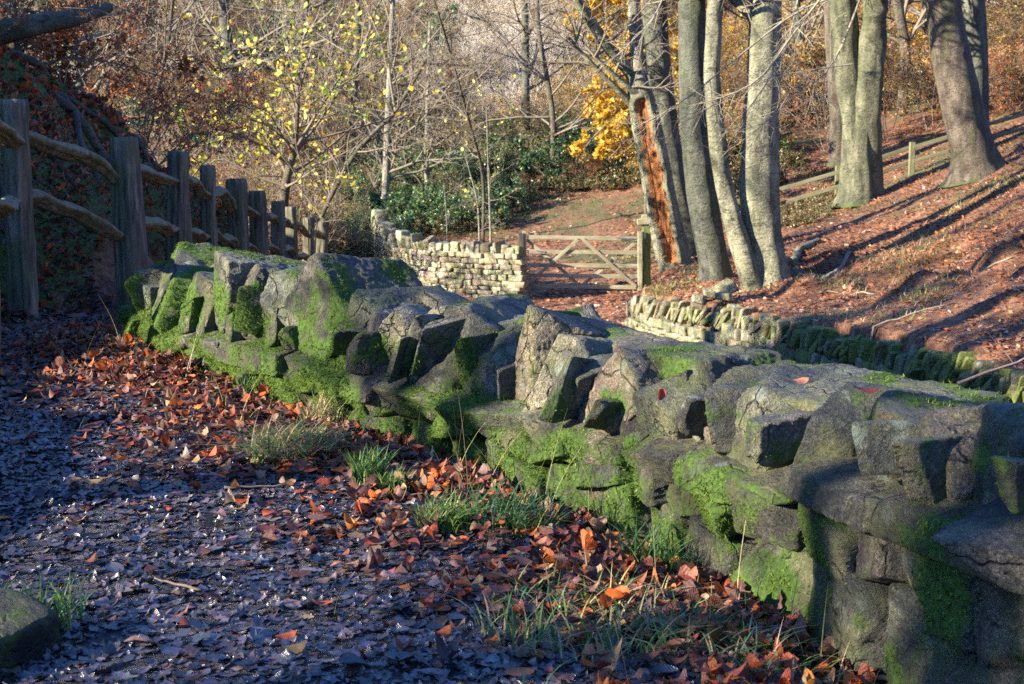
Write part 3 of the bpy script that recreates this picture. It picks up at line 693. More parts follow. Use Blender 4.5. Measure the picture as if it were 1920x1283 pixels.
# moss tufts
def moss_mesh(P_, N_, S_, rng, ln=(.004, .010), droop=.6, pal=((.09, .16, .016), (.16, .23, .024), (.045, .1, .016), (.24, .3, .04), (.12, .12, .03))):
    n = len(P_); mb = MB(); B = 4
    P_ = np.repeat(P_, B, 0); N_ = np.repeat(N_, B, 0); S_ = np.repeat(S_, B)
    K = len(P_); d = N_ + rng.normal(0, .6, (K, 3)); d[:, 2] -= droop * rng.random(K) * (N_[:, 2] < .5)
    d /= np.linalg.norm(d, axis=1)[:, None]
    L = rng.uniform(*ln, K) * (1 + np.clip(S_, 0, 1.2)); side = np.cross(d, rng.normal(0, 1, (K, 3))); side /= np.linalg.norm(side, axis=1)[:, None] + 1e-9
    base = P_ + rng.normal(0, .003, (K, 3)) - d * .002; wv = rng.uniform(.0011, .0024, K)[:, None]
    tip = base + d * L[:, None]; tip[:, 2] -= L * .3 * (N_[:, 2] < .4)
    V = np.stack([base - side * wv, base + side * wv, tip], 1).reshape(-1, 3)
    hue = fbm(P_ * 3, 5, 2); pal = np.array(pal)
    c = pal[np.clip(((hue + rng.normal(0, .35, K)) * 1.6 + 2).astype(int), 0, len(pal) - 1)] * rng.uniform(.7, 1.3, (K, 1))
    mb.add(V, None, np.arange(3 * K).reshape(-1, 3), col=np.repeat(c, 3, 0))
    return mb
Pm = np.concatenate([a for a, _, _ in MOSSP]); Nm = np.concatenate([b for _, b, _ in MOSSP]); Sm = np.concatenate([c for _, _, c in MOSSP])
print('moss tufts', len(Pm))
if len(Pm) > 240000:
    k = np.random.default_rng(1).choice(len(Pm), 240000, replace=False); Pm, Nm, Sm = Pm[k], Nm[k], Sm[k]
tag(moss_mesh(Pm, Nm, Sm, np.random.default_rng(2)).build('moss', M['moss'], wall), kind='stuff')
# ------------------------------------------------------------------ coursed dry stone walls behind
def small_stone(mb, rng, B, ctr, half, tone, mask, n=5, k=16):
    v, f = box_stone(int(rng.integers(1, 1 << 30)), half)
    mb.add(v @ B.T + ctr, f, col=tone, mask=mask)
def course_wall(name, label, line, ztop, zbot, cope, mat, tone=(.4, .68), seed=5, parts=100, sw=(.1, .3), sh=(.06, .13), mossy=lambda s: .2, copelean=0, thick=.35, both=False, cj=6):
    line = catmull(np.array(line, float), 60); ll = np.concatenate([[0], np.cumsum(np.linalg.norm(np.diff(line[:, :2], axis=0), axis=1))])
    rng = np.random.default_rng(seed)
    root = empty(name, (line[30][0], line[30][1], zbot(ll[30])), label, 'wall')
    def at(s):
        p = np.array([np.interp(s, ll, line[:, 0]), np.interp(s, ll, line[:, 1])]); e = .05
        q = np.array([np.interp(s + e, ll, line[:, 0]), np.interp(s + e, ll, line[:, 1])]) - np.array([np.interp(s - e, ll, line[:, 0]), np.interp(s - e, ll, line[:, 1])])
        t = q / np.linalg.norm(q); return p, t, np.array([t[1], -t[0]])     # front normal: right of travel
    mb = MB(); Lt = ll[-1]
    for side in ((0, 1) if both else (0,)):
        s = 0; z = None
        zz = zbot(0) - .1; zmax = max(ztop(x) for x in np.linspace(0, Lt, 20)); zz = min(zbot(x) for x in np.linspace(0, Lt, 20)) - .05
        while zz < zmax:
            h = rng.uniform(*sh); s = -rng.random() * .1
            while s < Lt:
                L = rng.uniform(*sw) * (1.35 if rng.random() < .15 else 1); sc_ = min(max(s + L / 2, 0), Lt)
                if zz + h * .5 < ztop(sc_) and zz + h > zbot(sc_) - .1:
                    p, t, n = at(sc_)
                    B = np.stack([np.append(t, 0), np.append(-n, 0), [0, 0, 1]], 1) @ rotm(R(rng.normal(0, 2)), R(rng.normal(0, 3)), R(rng.normal(0, 3)))
                    q = p - n * (.11 + rng.uniform(-.02, .02)) if side == 0 else p - n * (thick - .11)
                    small_stone(mb, rng, B, np.array([q[0], q[1], zz + h / 2]), (L / 2 * .985, .12, h / 2 * .985), rng.uniform(*tone) * (1 + rng.normal(0, .07, 3)), np.clip(mossy(sc_) + rng.normal(0, .16), 0, 1), n=5)
                s += L
            zz += h
    mb.build('stonework', mat, root)
    mcore = MB(); V = []; ss = np.linspace(0.03, Lt - .03, 40)
    for s in ss:
        p, t, n = at(s)
        for o in (.09, thick - .09):
            V.append((*(p - n * o), min(zbot(s), zbot(s)) - .1)); V.append((*(p - n * o), ztop(s) - .03))
    F4 = []
    for i in range(39):
        a = i * 4; b = a + 4
        F4 += [(a, b, b + 1, a + 1), (a + 2, a + 3, b + 3, b + 2), (a + 1, b + 1, b + 3, a + 3)]
    F4 += [(0, 1, 3, 2), (156, 158, 159, 157)]
    mcore.add(np.array(V), F4, col=.16, mask=.3); mcore.build('rubble_core', mat, root)
    s = 0.02; cnt = 0
    while s < Lt:
        L, h, d = cope(s, rng); p, t, n = at(min(s + L / 2, Lt))
        B = np.stack([np.append(t, 0), np.append(-n, 0), [0, 0, 1]], 1) @ rotm(R(rng.normal(0, 4)), R(copelean + rng.normal(0, cj)), R(rng.normal(0, 8 + cj)))
        q = p - n * (thick / 2 + rng.uniform(-.02, .02))
        m1 = MB(); small_stone(m1, rng, B, np.array([q[0], q[1], ztop(s) + h / 2 - .02]), (L / 2 * .97, d / 2, h / 2), rng.uniform(tone[0] * .85, tone[1]) * (1 + rng.normal(0, .06, 3)), np.clip(mossy(s) + .14 + rng.normal(0, .2), 0, 1), n=11)
        m1.build('coping_stone', mat, root, loc=(q[0], q[1], ztop(s))); cnt += 1
        s += L * 1.02
    return root, at, Lt
# wall left of the gate: travel left -> right, front faces the camera
a0 = P(696, 500, 34.5); a1 = P(716, 500, 32.2); a2 = P(760, 500, 30.8); a3 = P(850, 500, 30.); a4 = P(968, 500, 29.4)
ztw = lambda s: np.interp(s, [0, 2.2, 4, 7], [-.98, -1.16, -1.26, -1.32])
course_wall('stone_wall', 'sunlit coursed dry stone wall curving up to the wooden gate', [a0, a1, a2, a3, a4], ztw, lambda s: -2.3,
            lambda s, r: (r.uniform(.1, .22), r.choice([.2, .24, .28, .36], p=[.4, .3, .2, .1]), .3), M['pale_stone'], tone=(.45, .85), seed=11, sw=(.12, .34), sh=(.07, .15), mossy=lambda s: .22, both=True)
# retaining wall on the right of the lane; travel towards the camera, front faces the lane
rl = [(2.0, 24.4)] + [tuple(p - np.array([.06, 0])) for p in RW[:-2]]
def rzt(s):
    return np.interp(s, [0, 1, 3, 6.5, 9.5, 12.5, 16, 21], [-1.95, -1.8, -1.66, -1.55, -1.43, -1.32, -1.2, -1.1])
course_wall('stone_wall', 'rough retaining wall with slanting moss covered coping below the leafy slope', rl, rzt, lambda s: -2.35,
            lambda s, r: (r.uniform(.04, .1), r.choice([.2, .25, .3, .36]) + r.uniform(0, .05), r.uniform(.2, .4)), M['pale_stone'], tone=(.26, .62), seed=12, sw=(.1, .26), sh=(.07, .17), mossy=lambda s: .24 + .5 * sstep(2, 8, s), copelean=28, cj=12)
# loose stones lying on top of it below the trees
for i, (px, py, D, w_, lab) in enumerate([(1332, 545, 21.6, 26, 'small pale loose stone on the retaining wall below the dark beech'), (1362, 533, 21.4, 34, 'tilted mossy slab leaning beside the twin beech foot'), (1358, 552, 21.0, 30, 'squarish tan loose stone on the wall under the twin beech'), (1310, 556, 21.4, 30, 'rounded grey loose stone at the wall top under the dark beech'), (1180, 470, 30.2, 1, '')]):
    if not lab: continue
    c = P(px, py, D); hw = wpx(w_, D) / 2; m1 = MB(); v, f = rock(600 + i, (hw, hw * .9, hw * .55), n=12, jit=.15)
    zc = gz(c[0], c[1]) + hw * .35
    m1.add(v @ rotm(R(8), R(-18 if i == 1 else 5), R(30 * i)).T + (c[0], c[1], max(zc, c[2] - hw * .3)), f, col=.62, mask=.25 + .4 * (i == 1))
    tag(m1.build('loose_stone', M['pale_stone'], None, loc=(c[0], c[1], zc)), lab, 'stone')
# dark boulder at the path edge, bottom left
c = P(40, 1110, 3.15); m1 = MB(); v, f = rock(811, (.1, .17, .07), n=34, k=7, jit=.12, rough=.06)
m1.add(v @ rotm(0, R(8), R(-25)).T + (c[0] - .09, c[1], .035), f, col=.07, mask=.42)
bo = m1.build('boulder', M['rock'], None, loc=(c[0] - .08, c[1], 0)); tag(bo, 'dark mossy boulder beside the wet path in deep shade', 'boulder')
# ------------------------------------------------------------------ cleft rail fence on the left
fence = empty('rail_fence', (-3, 16, -.6), 'weathered cleft oak rail fence of chunky posts going downhill beside the bank', 'fence')
POSTS = [(-60, 150, 9 - 1.9, 60), (24, 186, 9.0, 47), (231, 257, 10.0, 49), (335, 284, 12.0, 40), (388, 310, 13.3, 27), (442, 335, 14.7, 34), (482, 358, 16.4, 30), (521, 377, 18.4, 25), (545, 388, 20.3, 21), (578, 408, 22.4, 20), (606, 410, 24.2, 21)]
tops = []
for i, (px, py, D, w_) in enumerate(POSTS):
    c = P(px, py, D); r = wpx(w_, D) / 2; zt = c[2]; zg = gz(c[0], c[1]) - .2; rng = np.random.default_rng(70 + i)
    lean = rng.normal(0, .02) + (.06 if i in (3, 10) else 0)
    nz_ = 40; zz = np.linspace(zg, zt, nz_); H = zt - zg
    pts = np.stack([c[0] - lean * (zt - zz) + 0 * zz, c[1] + rng.normal(0, .02) * (zt - zz), zz], 1)
    rad = r * (1.12 - .1 * (zz - zg) / H + .04 * vnoise(np.stack([zz * 5, 0 * zz + i, 0 * zz], 1)))
    mbp = MB(); sd0 = i * 9.1
    def dr(th, s, sd0=sd0):
        sq = 1 / (np.abs(np.cos(th + .3)) ** 5 + np.abs(np.sin(th + .3)) ** 5) ** (1 / 5)
        q = np.stack([np.cos(th) * 2.2 + sd0, np.sin(th) * 2.2, s * 2.2], -1)
        q2 = np.stack([np.cos(th) * 7 + sd0, np.sin(th) * 7, s * 2.5], -1)
        return sq * .87 * (1 + .22 * fbm(q, 4, 3) + .17 * fbm(q2, 8, 3) - .22 * np.exp(-((th - 4.1 - .5 * np.sin(s * 3 + sd0)) / .09) ** 2) - .16 * np.exp(-((th - 5.2 - .3 * np.sin(s * 4 + sd0 * 2)) / .07) ** 2)) * np.where(s > .985, .93, 1)
    tube(mbp, pts, rad, 64, cap=True, dr=dr)
    mbp.build('post', M['old_wood'], fence, loc=(c[0], c[1], zg))
    tops.append((c, r, zt))
for i in range(len(tops) - 1):
    (a, ra, za), (b, rb, zb) = tops[i], tops[i + 1]; rng = np.random.default_rng(200 + i)
    for lvl, dz in enumerate((.23, .62)):
        if i < 2: dz = dz * 1.0
        n = 44; t = np.linspace(-.02, 1.02, n)
        pa = np.array([a[0] + ra * .2, a[1], za - dz - (.03 if i > 2 else 0)]); pb = np.array([b[0] - rb * .1, b[1], zb - dz - .06])
        p = pa[None] + (pb - pa)[None] * t[:, None]
        arch = np.sin(t * math.pi) * rng.uniform(.0, .05) + fbm(np.stack([t * 2.6, 0 * t + i, 0 * t + lvl], 1), 3, 2) * .07
        p[:, 2] += arch; p[:, 0] += fbm(np.stack([t * 2, 0 * t + i + 50, 0 * t + lvl], 1), 3, 2) * .05
        hh = rng.uniform(.04, .054); mbr = MB()
        rad = hh * (1.05 - .55 * np.abs(2 * t - 1) ** 4 + .12 * vnoise(np.stack([t * 7, 0 * t + i, 0 * t], 1)))
        def dr(th, s, sd0=i * 3.3 + lvl):
            # triangular cleft section
            tri = .78 / np.maximum(np.cos(((th - .5) % (2 * math.pi / 3)) - math.pi / 3), .5)
            q = np.stack([np.cos(th) * 1.8 + sd0, np.sin(th) * 1.8, s * 5], -1)
            return np.minimum(tri, 1.2) * (1 + .2 * fbm(q * np.array([1.6, 1.6, .45]), 14, 4) + .22 * fbm(q * np.array([3, 3, 1.8]), 15, 3))
        tube(mbr, p, rad, 30, cap=True, dr=dr)
        mm = mbr.build('rail', M['rail_wood'], fence, loc=tuple(p[n // 2]))
# ------------------------------------------------------------------ five bar gate
def beam(name, parent, a, b, w_, t_, mat, side=(0, 1, 0), seed=0):
    a, b = np.array(a, float), np.array(b, float); d = b - a; L = np.linalg.norm(d); d /= L
    s = np.array(side, float); s -= d * s.dot(d); s /= np.linalg.norm(s); u = np.cross(d, s)
    bm_n = 10; V = []; rg = np.random.default_rng(seed)
    prof = [(-1, -.8), (-.8, -1), (.8, -1), (1, -.8), (1, .8), (.8, 1), (-.8, 1), (-1, .8)]
    for k in range(bm_n):
        c = a + d * L * k / (bm_n - 1) + u * rg.normal(0, .002)
        for x, y in prof: V.append(c + u * x * w_ / 2 + s * y * t_ / 2)
    V = np.array(V); F = []
    for k in range(bm_n - 1):
        for j in range(8): F.append((k * 8 + j, k * 8 + (j + 1) % 8, k * 8 + 8 + (j + 1) % 8, k * 8 + 8 + j))
    m = MB(); c0, c1 = len(V), len(V) + 1
    tri = [(c0, (j + 1) % 8, j) for j in range(8)] + [(c1, (bm_n - 1) * 8 + j, (bm_n - 1) * 8 + (j + 1) % 8) for j in range(8)]
    # local z along the beam so the grain follows it
    Mx = np.stack([u, s, d], 1); ctr = (a + b) / 2
    allv = (np.concatenate([V, [a], [b]]) - ctr) @ Mx
    m.add(allv, F, tri); me = m.mesh(name, mat, False); o = bpy.data.objects.new(name, me); C.objects.link(o)
    o.parent = parent; o.rotation_euler = Matrix(Mx.tolist()).to_euler(); o.location = ctr - parent_origin(parent)
    return o
GD = 30.2
def gp(px, py, dy=0): 
    q = P(px, py, GD); q[1] += dy; return q
gate = empty('field_gate', tuple(gp(1090, 540)), 'weathered five bar wooden field gate with crossed braces standing shut', 'gate')
bars = [(445, 448), (472, 474), (497, 499), (516, 519), (536, 539)]
for k, (yl, yr) in enumerate(bars):
    beam('rail', gate, gp(989, yl), gp(1196, yr), .085, .035, M['gate_wood'], seed=k)
beam('slam_stile', gate, gp(984, 433), gp(984, 541), .09, .075, M['gate_wood'], side=(0, 1, 0), seed=8)
beam('hanging_stile', gate, gp(1200, 434), gp(1200, 546), .1, .08, M['gate_wood'], seed=9)
for k, (x0, y0, x1, y1, dy) in enumerate([(983, 538, 1084, 449, -.04), (1093, 449, 1192, 538, -.04), (988, 450, 1084, 533, .04), (1196, 452, 1092, 535, .04)]):
    beam('brace', gate, gp(x0, y0, dy), gp(x1, y1, dy), .07, .028, M['gate_wood'], seed=20 + k)
beam('hinge_strap', gate, gp(1158, 447, -.024), gp(1203, 447.6, -.05), .035, .008, M['metal'])
beam('latch', gate, gp(1006, 470, -.03), gp(1022, 472, -.03), .03, .01, M['metal'])
o = beam('gate_post', wall, gp(977, 437), gp(977, 566), .13, .12, M['dark_gate_wood'], seed=31)
o.parent = None; o.location = (gp(977, 437) + gp(977, 566)) / 2; tag(o, 'dark brown slim gate post between the coursed wall and the gate latch', 'gate post')
gpost = empty('gate_post', tuple(gp(1212, 560, .15)), 'stout green mossy gate post carrying the hinges under a wooden cap', 'gate post')
beam('shaft', gpost, gp(1213, 408, .12), gp(1213, 565, .12), .17, .17, M['mossy_wood'], seed=33)
beam('cap', gpost, gp(1196, 417, .1), gp(1226, 415, .1), .13, .2, M['gate_wood'], seed=34)
beam('cap_board', gpost, gp(1204, 408, .1), gp(1224, 407, .1), .1, .16, M['gate_wood'], seed=35)
beam('hinge_pin', gpost, gp(1209, 436, .02), gp(1209, 447, .02), .05, .05, M['metal'])
# ------------------------------------------------------------------ sawn post-and-rail fence on the slope
f2 = empty('wooden_fence', tuple(P(1700, 350, 33)), 'pale green post and rail fence climbing the leafy slope behind the beeches', 'fence')
def top_at(px): return np.interp(px, [1210, 1450, 1700, 1920, 2100], [412, 352, 272, 206, 150])
def D_at(px):
    Ds = np.linspace(33.4, 46, 64); e = [P(px, top_at(px), D)[2] - gz(*P(px, top_at(px), D)[:2]) - 1.0 for D in Ds]
    return float(Ds[int(np.argmin(np.abs(e)))])
for _px in (1210, 1450, 1700, 1920): print('fence D', _px, D_at(_px))
pxs = [1216, 1330, 1446, 1572, 1711, 1850, 1990]
for k, px in enumerate(pxs):
    D = D_at(px); c = P(px, top_at(px) - 2, D); b = c.copy(); b[2] = min(gz(c[0], c[1]), c[2] - .9) - .2
    beam('post', f2, b, c, .13, .1, M['fence_wood'], seed=50 + k)
    if k:
        for j, dy in enumerate((8, 35, 60)):
            sc_ = 34.8 / D; p0 = P(pxs[k - 1], top_at(pxs[k - 1]) + dy, D_at(pxs[k - 1])); p1 = P(px, top_at(px) + dy, D)
            p0[1] -= .06; p1[1] -= .06
            beam('rail', f2, p0, p1, .09, .035, M['fence_wood'], seed=60 + k * 3 + j)
# ------------------------------------------------------------------ big trees
def px_line(pts):       # [(px,py,D,width_px)] -> world points, radii
    w_ = np.array([P(a, b, D) for a, b, D, _ in pts]); r = np.array([wpx(q, D) / 2 for a, b, D, q in pts]); return w_, r
def trunk_mesh(mb, pts, rad, seed, ns=48, n=90, flare=.0, flutes=5, flen=.12, hollow=None, lump=.075, mask=None):
    P_ = catmull(pts, n); r_ = np.interp(np.linspace(0, 1, n), np.linspace(0, 1, len(rad)), rad)
    L = np.linalg.norm(np.diff(P_, axis=0), axis=1).sum()
    rng = np.random.default_rng(seed); ph = rng.random() * 6.28
    fl = [(rng.uniform(0, 6.28), rng.uniform(.6, 1.3)) for _ in range(flutes)]
    def dr(th, s):
        x = 1 + lump * fbm(np.stack([np.cos(th) * 1.1 + seed, np.sin(th) * 1.1, s * L * 1.1], -1), seed, 3) * 1.6
        x = x + .018 * fbm(np.stack([np.cos(th) * 5 + seed, np.sin(th) * 5, s * L * 2.2], -1), seed + 3, 3)
        fb = 0
        for a, w2 in fl: fb = fb + w2 * np.maximum(np.cos(th - a), 0) ** 9
        x = x + flare * np.exp(-s * L / flen / 3.) * (fb * .9 + .12) + flare * .35 * np.exp(-s * L / flen / 14.) * fb
        if hollow is not None:
            th0, wdt, s0, s1, dep = hollow
            dth = np.abs((th - th0 + math.pi) % (2 * math.pi) - math.pi)
            q = fbm(np.stack([np.cos(th) * 2, np.sin(th) * 2, s * L * 2.2], -1), 5, 4) * .42
            wloc = wdt * (.55 + .45 * np.sin(np.clip((s - s0) / (s1 - s0), 0, 1) * math.pi) ** .5) + q
            m = sstep(wloc + .1, wloc - .06, dth) * sstep(s0 - .01, s0 + .03, s) * sstep(s1 + .03, s1 - .02, s)
            lip = np.exp(-((dth - wloc - .16) / .14) ** 2) * sstep(s0 - .03, s0 + .03, s) * sstep(s1 + .04, s1, s)
            x = x * (1 - dep * m) + .1 * lip
            dr.m = m
        return x
    mk = None
    if hollow is not None:
        th = np.arange(ns) / ns * 2 * math.pi; dr(th[None] + np.zeros((n, 1)), np.arange(n)[:, None] / (n - 1) + np.zeros((1, ns))); mk = dr.m.reshape(-1)
    sv_ = np.arange(n)[:, None] / (n - 1) * L + np.zeros((1, ns)); mc_ = np.exp(-sv_ / .45).reshape(-1, 1) * np.ones((1, 3))
    tube(mb, P_, r_, ns, dr=dr, mask=mk, col=mc_)
    return P_, r_
def beech(name, label, stems, base, mat, seed, group=None, crown=True, twigs=(), limbs=(), cat='tree', extend=7., **kw):
    root = empty(name, tuple(base), label, cat, group)
    cr = []
    rng = np.random.default_rng(seed)
    for k, st in enumerate(stems):
        st, opt = (st if isinstance(st, tuple) else (st, {})); 
        w_, r = px_line(st)
        d = w_[-1] - w_[-2]; d /= np.linalg.norm(d)
        if opt.get('extend', True):
            e = w_[-1] + d * extend + np.array([rng.normal(0, .5), rng.normal(0, .5), 0]); w_ = np.concatenate([w_, [w_[-1] + d * extend * .5], [e]]); r = np.concatenate([r, [r[-1] * .75, r[-1] * .3]])
        mb = MB(); o = dict(kw); o.update({a: b for a, b in opt.items() if a not in ('extend', 'mat')})
        Pt, rt = trunk_mesh(mb, w_, r, seed + k, **o)
        mb.build('trunk', M[opt.get('mat', mat)] if isinstance(opt.get('mat', mat), str) else mat, root, loc=tuple(w_[0]))
        if crown and opt.get('extend', True):
            for q in range(9):
                i = rng.integers(int(len(Pt) * .6), len(Pt) - 1); ax = rng.normal(0, 1, 3); ax[2] = abs(ax[2]) * .9 + .2; ax /= np.linalg.norm(ax)
                grow(rng, Pt[i], ax, rng.uniform(1.8, 3.2), rt[i] * .4, 3, cr, up=.12, split=(6, 5, 4), rmin=.004)
    if limbs:
        for k, lb in enumerate(limbs):
            w_, r = px_line(lb); mb = MB(); tube(mb, catmull(w_, 24), np.interp(np.linspace(0, 1, 24), np.linspace(0, 1, len(r)), r), 10, cap=True, dr=lambda th, s: 1 + .1 * fbm(np.stack([np.cos(th) * 2, np.sin(th) * 2, s * 9], -1), 6, 2))
            mb.build('limb', M[mat] if isinstance(mat, str) else mat, root, loc=tuple(w_[0]))
            Q = catmull(w_, 24)
            for q in range(7):
                i = rng.integers(8, 24); ax = rng.normal(0, 1, 3); ax[2] = abs(ax[2]); grow(rng, Q[i], ax, rng.uniform(.8, 1.4), wpx(5, 26) / 2, 2, cr, up=.1, split=(5, 4), rmin=.003)
    if cr:
        mb = MB(); put_branches(mb, cr, (3, 3, 4, 5, 6), col=(.2, .17, .13)); mb.build('crown', M['twig'], root, loc=tuple(base) if False else None)
    for tw in twigs:
        w_, r = px_line(tw); out = []; Q = catmull(w_, 14); rr = np.interp(np.linspace(0, 1, 14), np.linspace(0, 1, len(r)), r); out.append((Q, rr, 2))
        for q in range(16):
            i = rng.integers(2, 13); d = Q[min(i + 1, 13)] - Q[i - 1]; d /= np.linalg.norm(d); d = d + rng.normal(0, .55, 3) + np.array([0, 0, -.25]); grow(rng, Q[i], d, rng.uniform(.35, .9), rr[i] * .5, 1, out, up=-.05, wob=.35, split=(4,), rmin=.0035, nseg=5)
        mb = MB(); put_branches(mb, out, (3, 4, 5), col=(.3, .27, .2)); mb.build('branch', M['twig'], root)
    return root
bA = P(1262, 500, 26); bA[2] = gz(bA[0], bA[1]) - .05
# broken hollow beech
beech('beech_tree', 'broken beech beside the gate with a hollow orange rotten trunk', [
    ([(1272, 512, 26, 52), (1258, 460, 26, 62), (1242, 390, 26, 60), (1228, 310, 26, 58), (1214, 240, 26, 56), (1204, 190, 26, 52), (1194, 160, 26, 40), (1182, 142, 26, 14)], dict(extend=False, hollow=(1.38, .56, .06, .72, .5), flare=.25)),
    ([(1200, 180, 26, 30), (1196, 120, 26, 26), (1192, 60, 26, 25), (1188, 0, 26, 24), (1184, -60, 26, 22)], dict(mat='thin_bark', n=50))],
    bA, 'beech_bark', 301, limbs=[[(1204, 165, 26, 24), (1175, 128, 26, 24), (1135, 80, 25.8, 22), (1100, 30, 25.6, 20), (1072, -20, 25.4, 18)], [(1190, 200, 26, 18), (1150, 160, 25.8, 11), (1110, 120, 25.7, 9), (1062, 66, 25.6, 5)], [(1210, 180, 25.9, 22), (1180, 165, 25.8, 12), (1140, 130, 25.7, 8), (1110, 100, 25.6, 3)]])
b2 = P(1290, 470, 27); b2[2] = gz(b2[0], b2[1]) - .05
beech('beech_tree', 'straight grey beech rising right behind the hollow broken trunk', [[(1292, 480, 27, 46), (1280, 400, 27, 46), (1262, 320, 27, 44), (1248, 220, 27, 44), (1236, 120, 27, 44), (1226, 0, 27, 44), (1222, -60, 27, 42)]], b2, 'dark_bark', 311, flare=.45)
b3 = P(1345, 535, 23.6); b3[2] = gz(b3[0], b3[1]) - .05
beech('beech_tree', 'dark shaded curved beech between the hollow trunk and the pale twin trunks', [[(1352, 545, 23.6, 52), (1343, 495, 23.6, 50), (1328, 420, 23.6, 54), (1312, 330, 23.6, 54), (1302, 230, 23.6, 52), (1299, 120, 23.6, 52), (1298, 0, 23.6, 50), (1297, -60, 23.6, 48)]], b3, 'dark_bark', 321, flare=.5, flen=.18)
b4 = P(1432, 535, 23.0); b4[2] = gz(b4[0], b4[1]) - .05
beech('beech_tree', 'pale sunlit twin trunked beech, a thick stem and a slender knobbly one', [
    [(1430, 545, 23, 76), (1432, 500, 23, 74), (1426, 430, 23, 72), (1422, 330, 23, 72), (1427, 230, 23, 66), (1432, 120, 23, 61), (1437, 0, 23, 56), (1441, -60, 23, 52)],
    ([(1412, 548, 22.9, 42), (1398, 490, 22.8, 40), (1376, 420, 22.8, 36), (1356, 340, 22.8, 33), (1344, 250, 22.8, 31), (1336, 150, 22.8, 30), (1338, 60, 22.8, 29), (1342, 0, 22.8, 28), (1344, -60, 22.8, 26)], dict(lump=.08))],
    b4, 'beech_bark', 331, flare=.55, flen=.16,
    twigs=[[(1640, -30, 21, 5), (1500, 20, 21, 4), (1380, 110, 21, 3.5), (1280, 190, 21, 3), (1190, 240, 21, 1.5)], [(1560, -30, 20.5, 5), (1490, 60, 20.5, 4), (1420, 150, 20.5, 3), (1330, 190, 20.5, 2.4), (1230, 210, 20.5, 1.2)], [(1620, -20, 21.5, 5), (1560, 120, 21.5, 4), (1480, 190, 21.5, 3), (1400, 260, 21.5, 1.5)], [(1500, -20, 22, 4), (1470, 100, 21.5, 3), (1400, 210, 21.4, 1.5)], [(1250, -20, 21, 4), (1220, 40, 21, 3), (1150, 110, 21, 1.5)], [(1600, 120, 21, 3), (1500, 135, 21, 2.5), (1400, 165, 21, 2), (1280, 230, 21, 1)]])
b5 = P(1612, 375, 32); b5[2] = gz(b5[0], b5[1]) - .05
beech('beech_tree', 'sturdy beech with two fused dark stems standing in front of the rail fence', [
    [(1600, 388, 32, 50), (1600, 330, 32, 42), (1602, 250, 32, 40), (1592, 160, 32, 44), (1586, 80, 32, 48), (1582, 0, 32, 46), (1580, -60, 32, 44)],
    [(1630, 380, 31.8, 52), (1632, 320, 31.8, 44), (1628, 230, 31.8, 46), (1634, 130, 31.8, 48), (1638, 50, 31.8, 46), (1640, 0, 31.8, 45), (1642, -60, 31.8, 44)],
    [(1614, 386, 31.7, 40), (1616, 320, 31.7, 36), (1616, 230, 31.75, 30), (1606, 150, 31.8, 20)] and ([(1614, 386, 31.6, 40), (1616, 320, 31.6, 34), (1617, 240, 31.7, 26), (1612, 170, 31.8, 12)], dict(extend=False))],
    b5, 'mid_bark', 341, flare=.4, flen=.15, lump=.13)
b6 = P(1828, 325, 28); b6[2] = gz(b6[0], b6[1]) - .1
beech('beech_tree', 'leaning olive grey beech with spreading root flare high on the slope', [[(1836, 335, 28, 74), (1826, 290, 28, 66), (1808, 220, 28, 66), (1788, 130, 28, 66), (1776, 60, 28, 64), (1768, 0, 28, 62), (1762, -60, 28, 60)]], b6, 'brown_bark', 351, flare=.7, flen=.22)
b7 = P(1830, 250, 35); b7[2] = gz(b7[0], b7[1]) - .1
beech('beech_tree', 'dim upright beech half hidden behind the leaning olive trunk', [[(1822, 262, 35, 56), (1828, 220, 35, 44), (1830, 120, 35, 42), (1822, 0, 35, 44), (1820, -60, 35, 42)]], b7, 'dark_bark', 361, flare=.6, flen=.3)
b8 = P(1575, 300, 36); b8[2] = gz(b8[0], b8[1]) - .1
beech('beech_tree', 'brown rough trunk just behind the fused double beech', [[(1576, 310, 36, 40), (1570, 200, 36, 30), (1562, 80, 36, 28), (1558, -40, 36, 28)]], b8, 'brown_bark', 371, flare=.3)
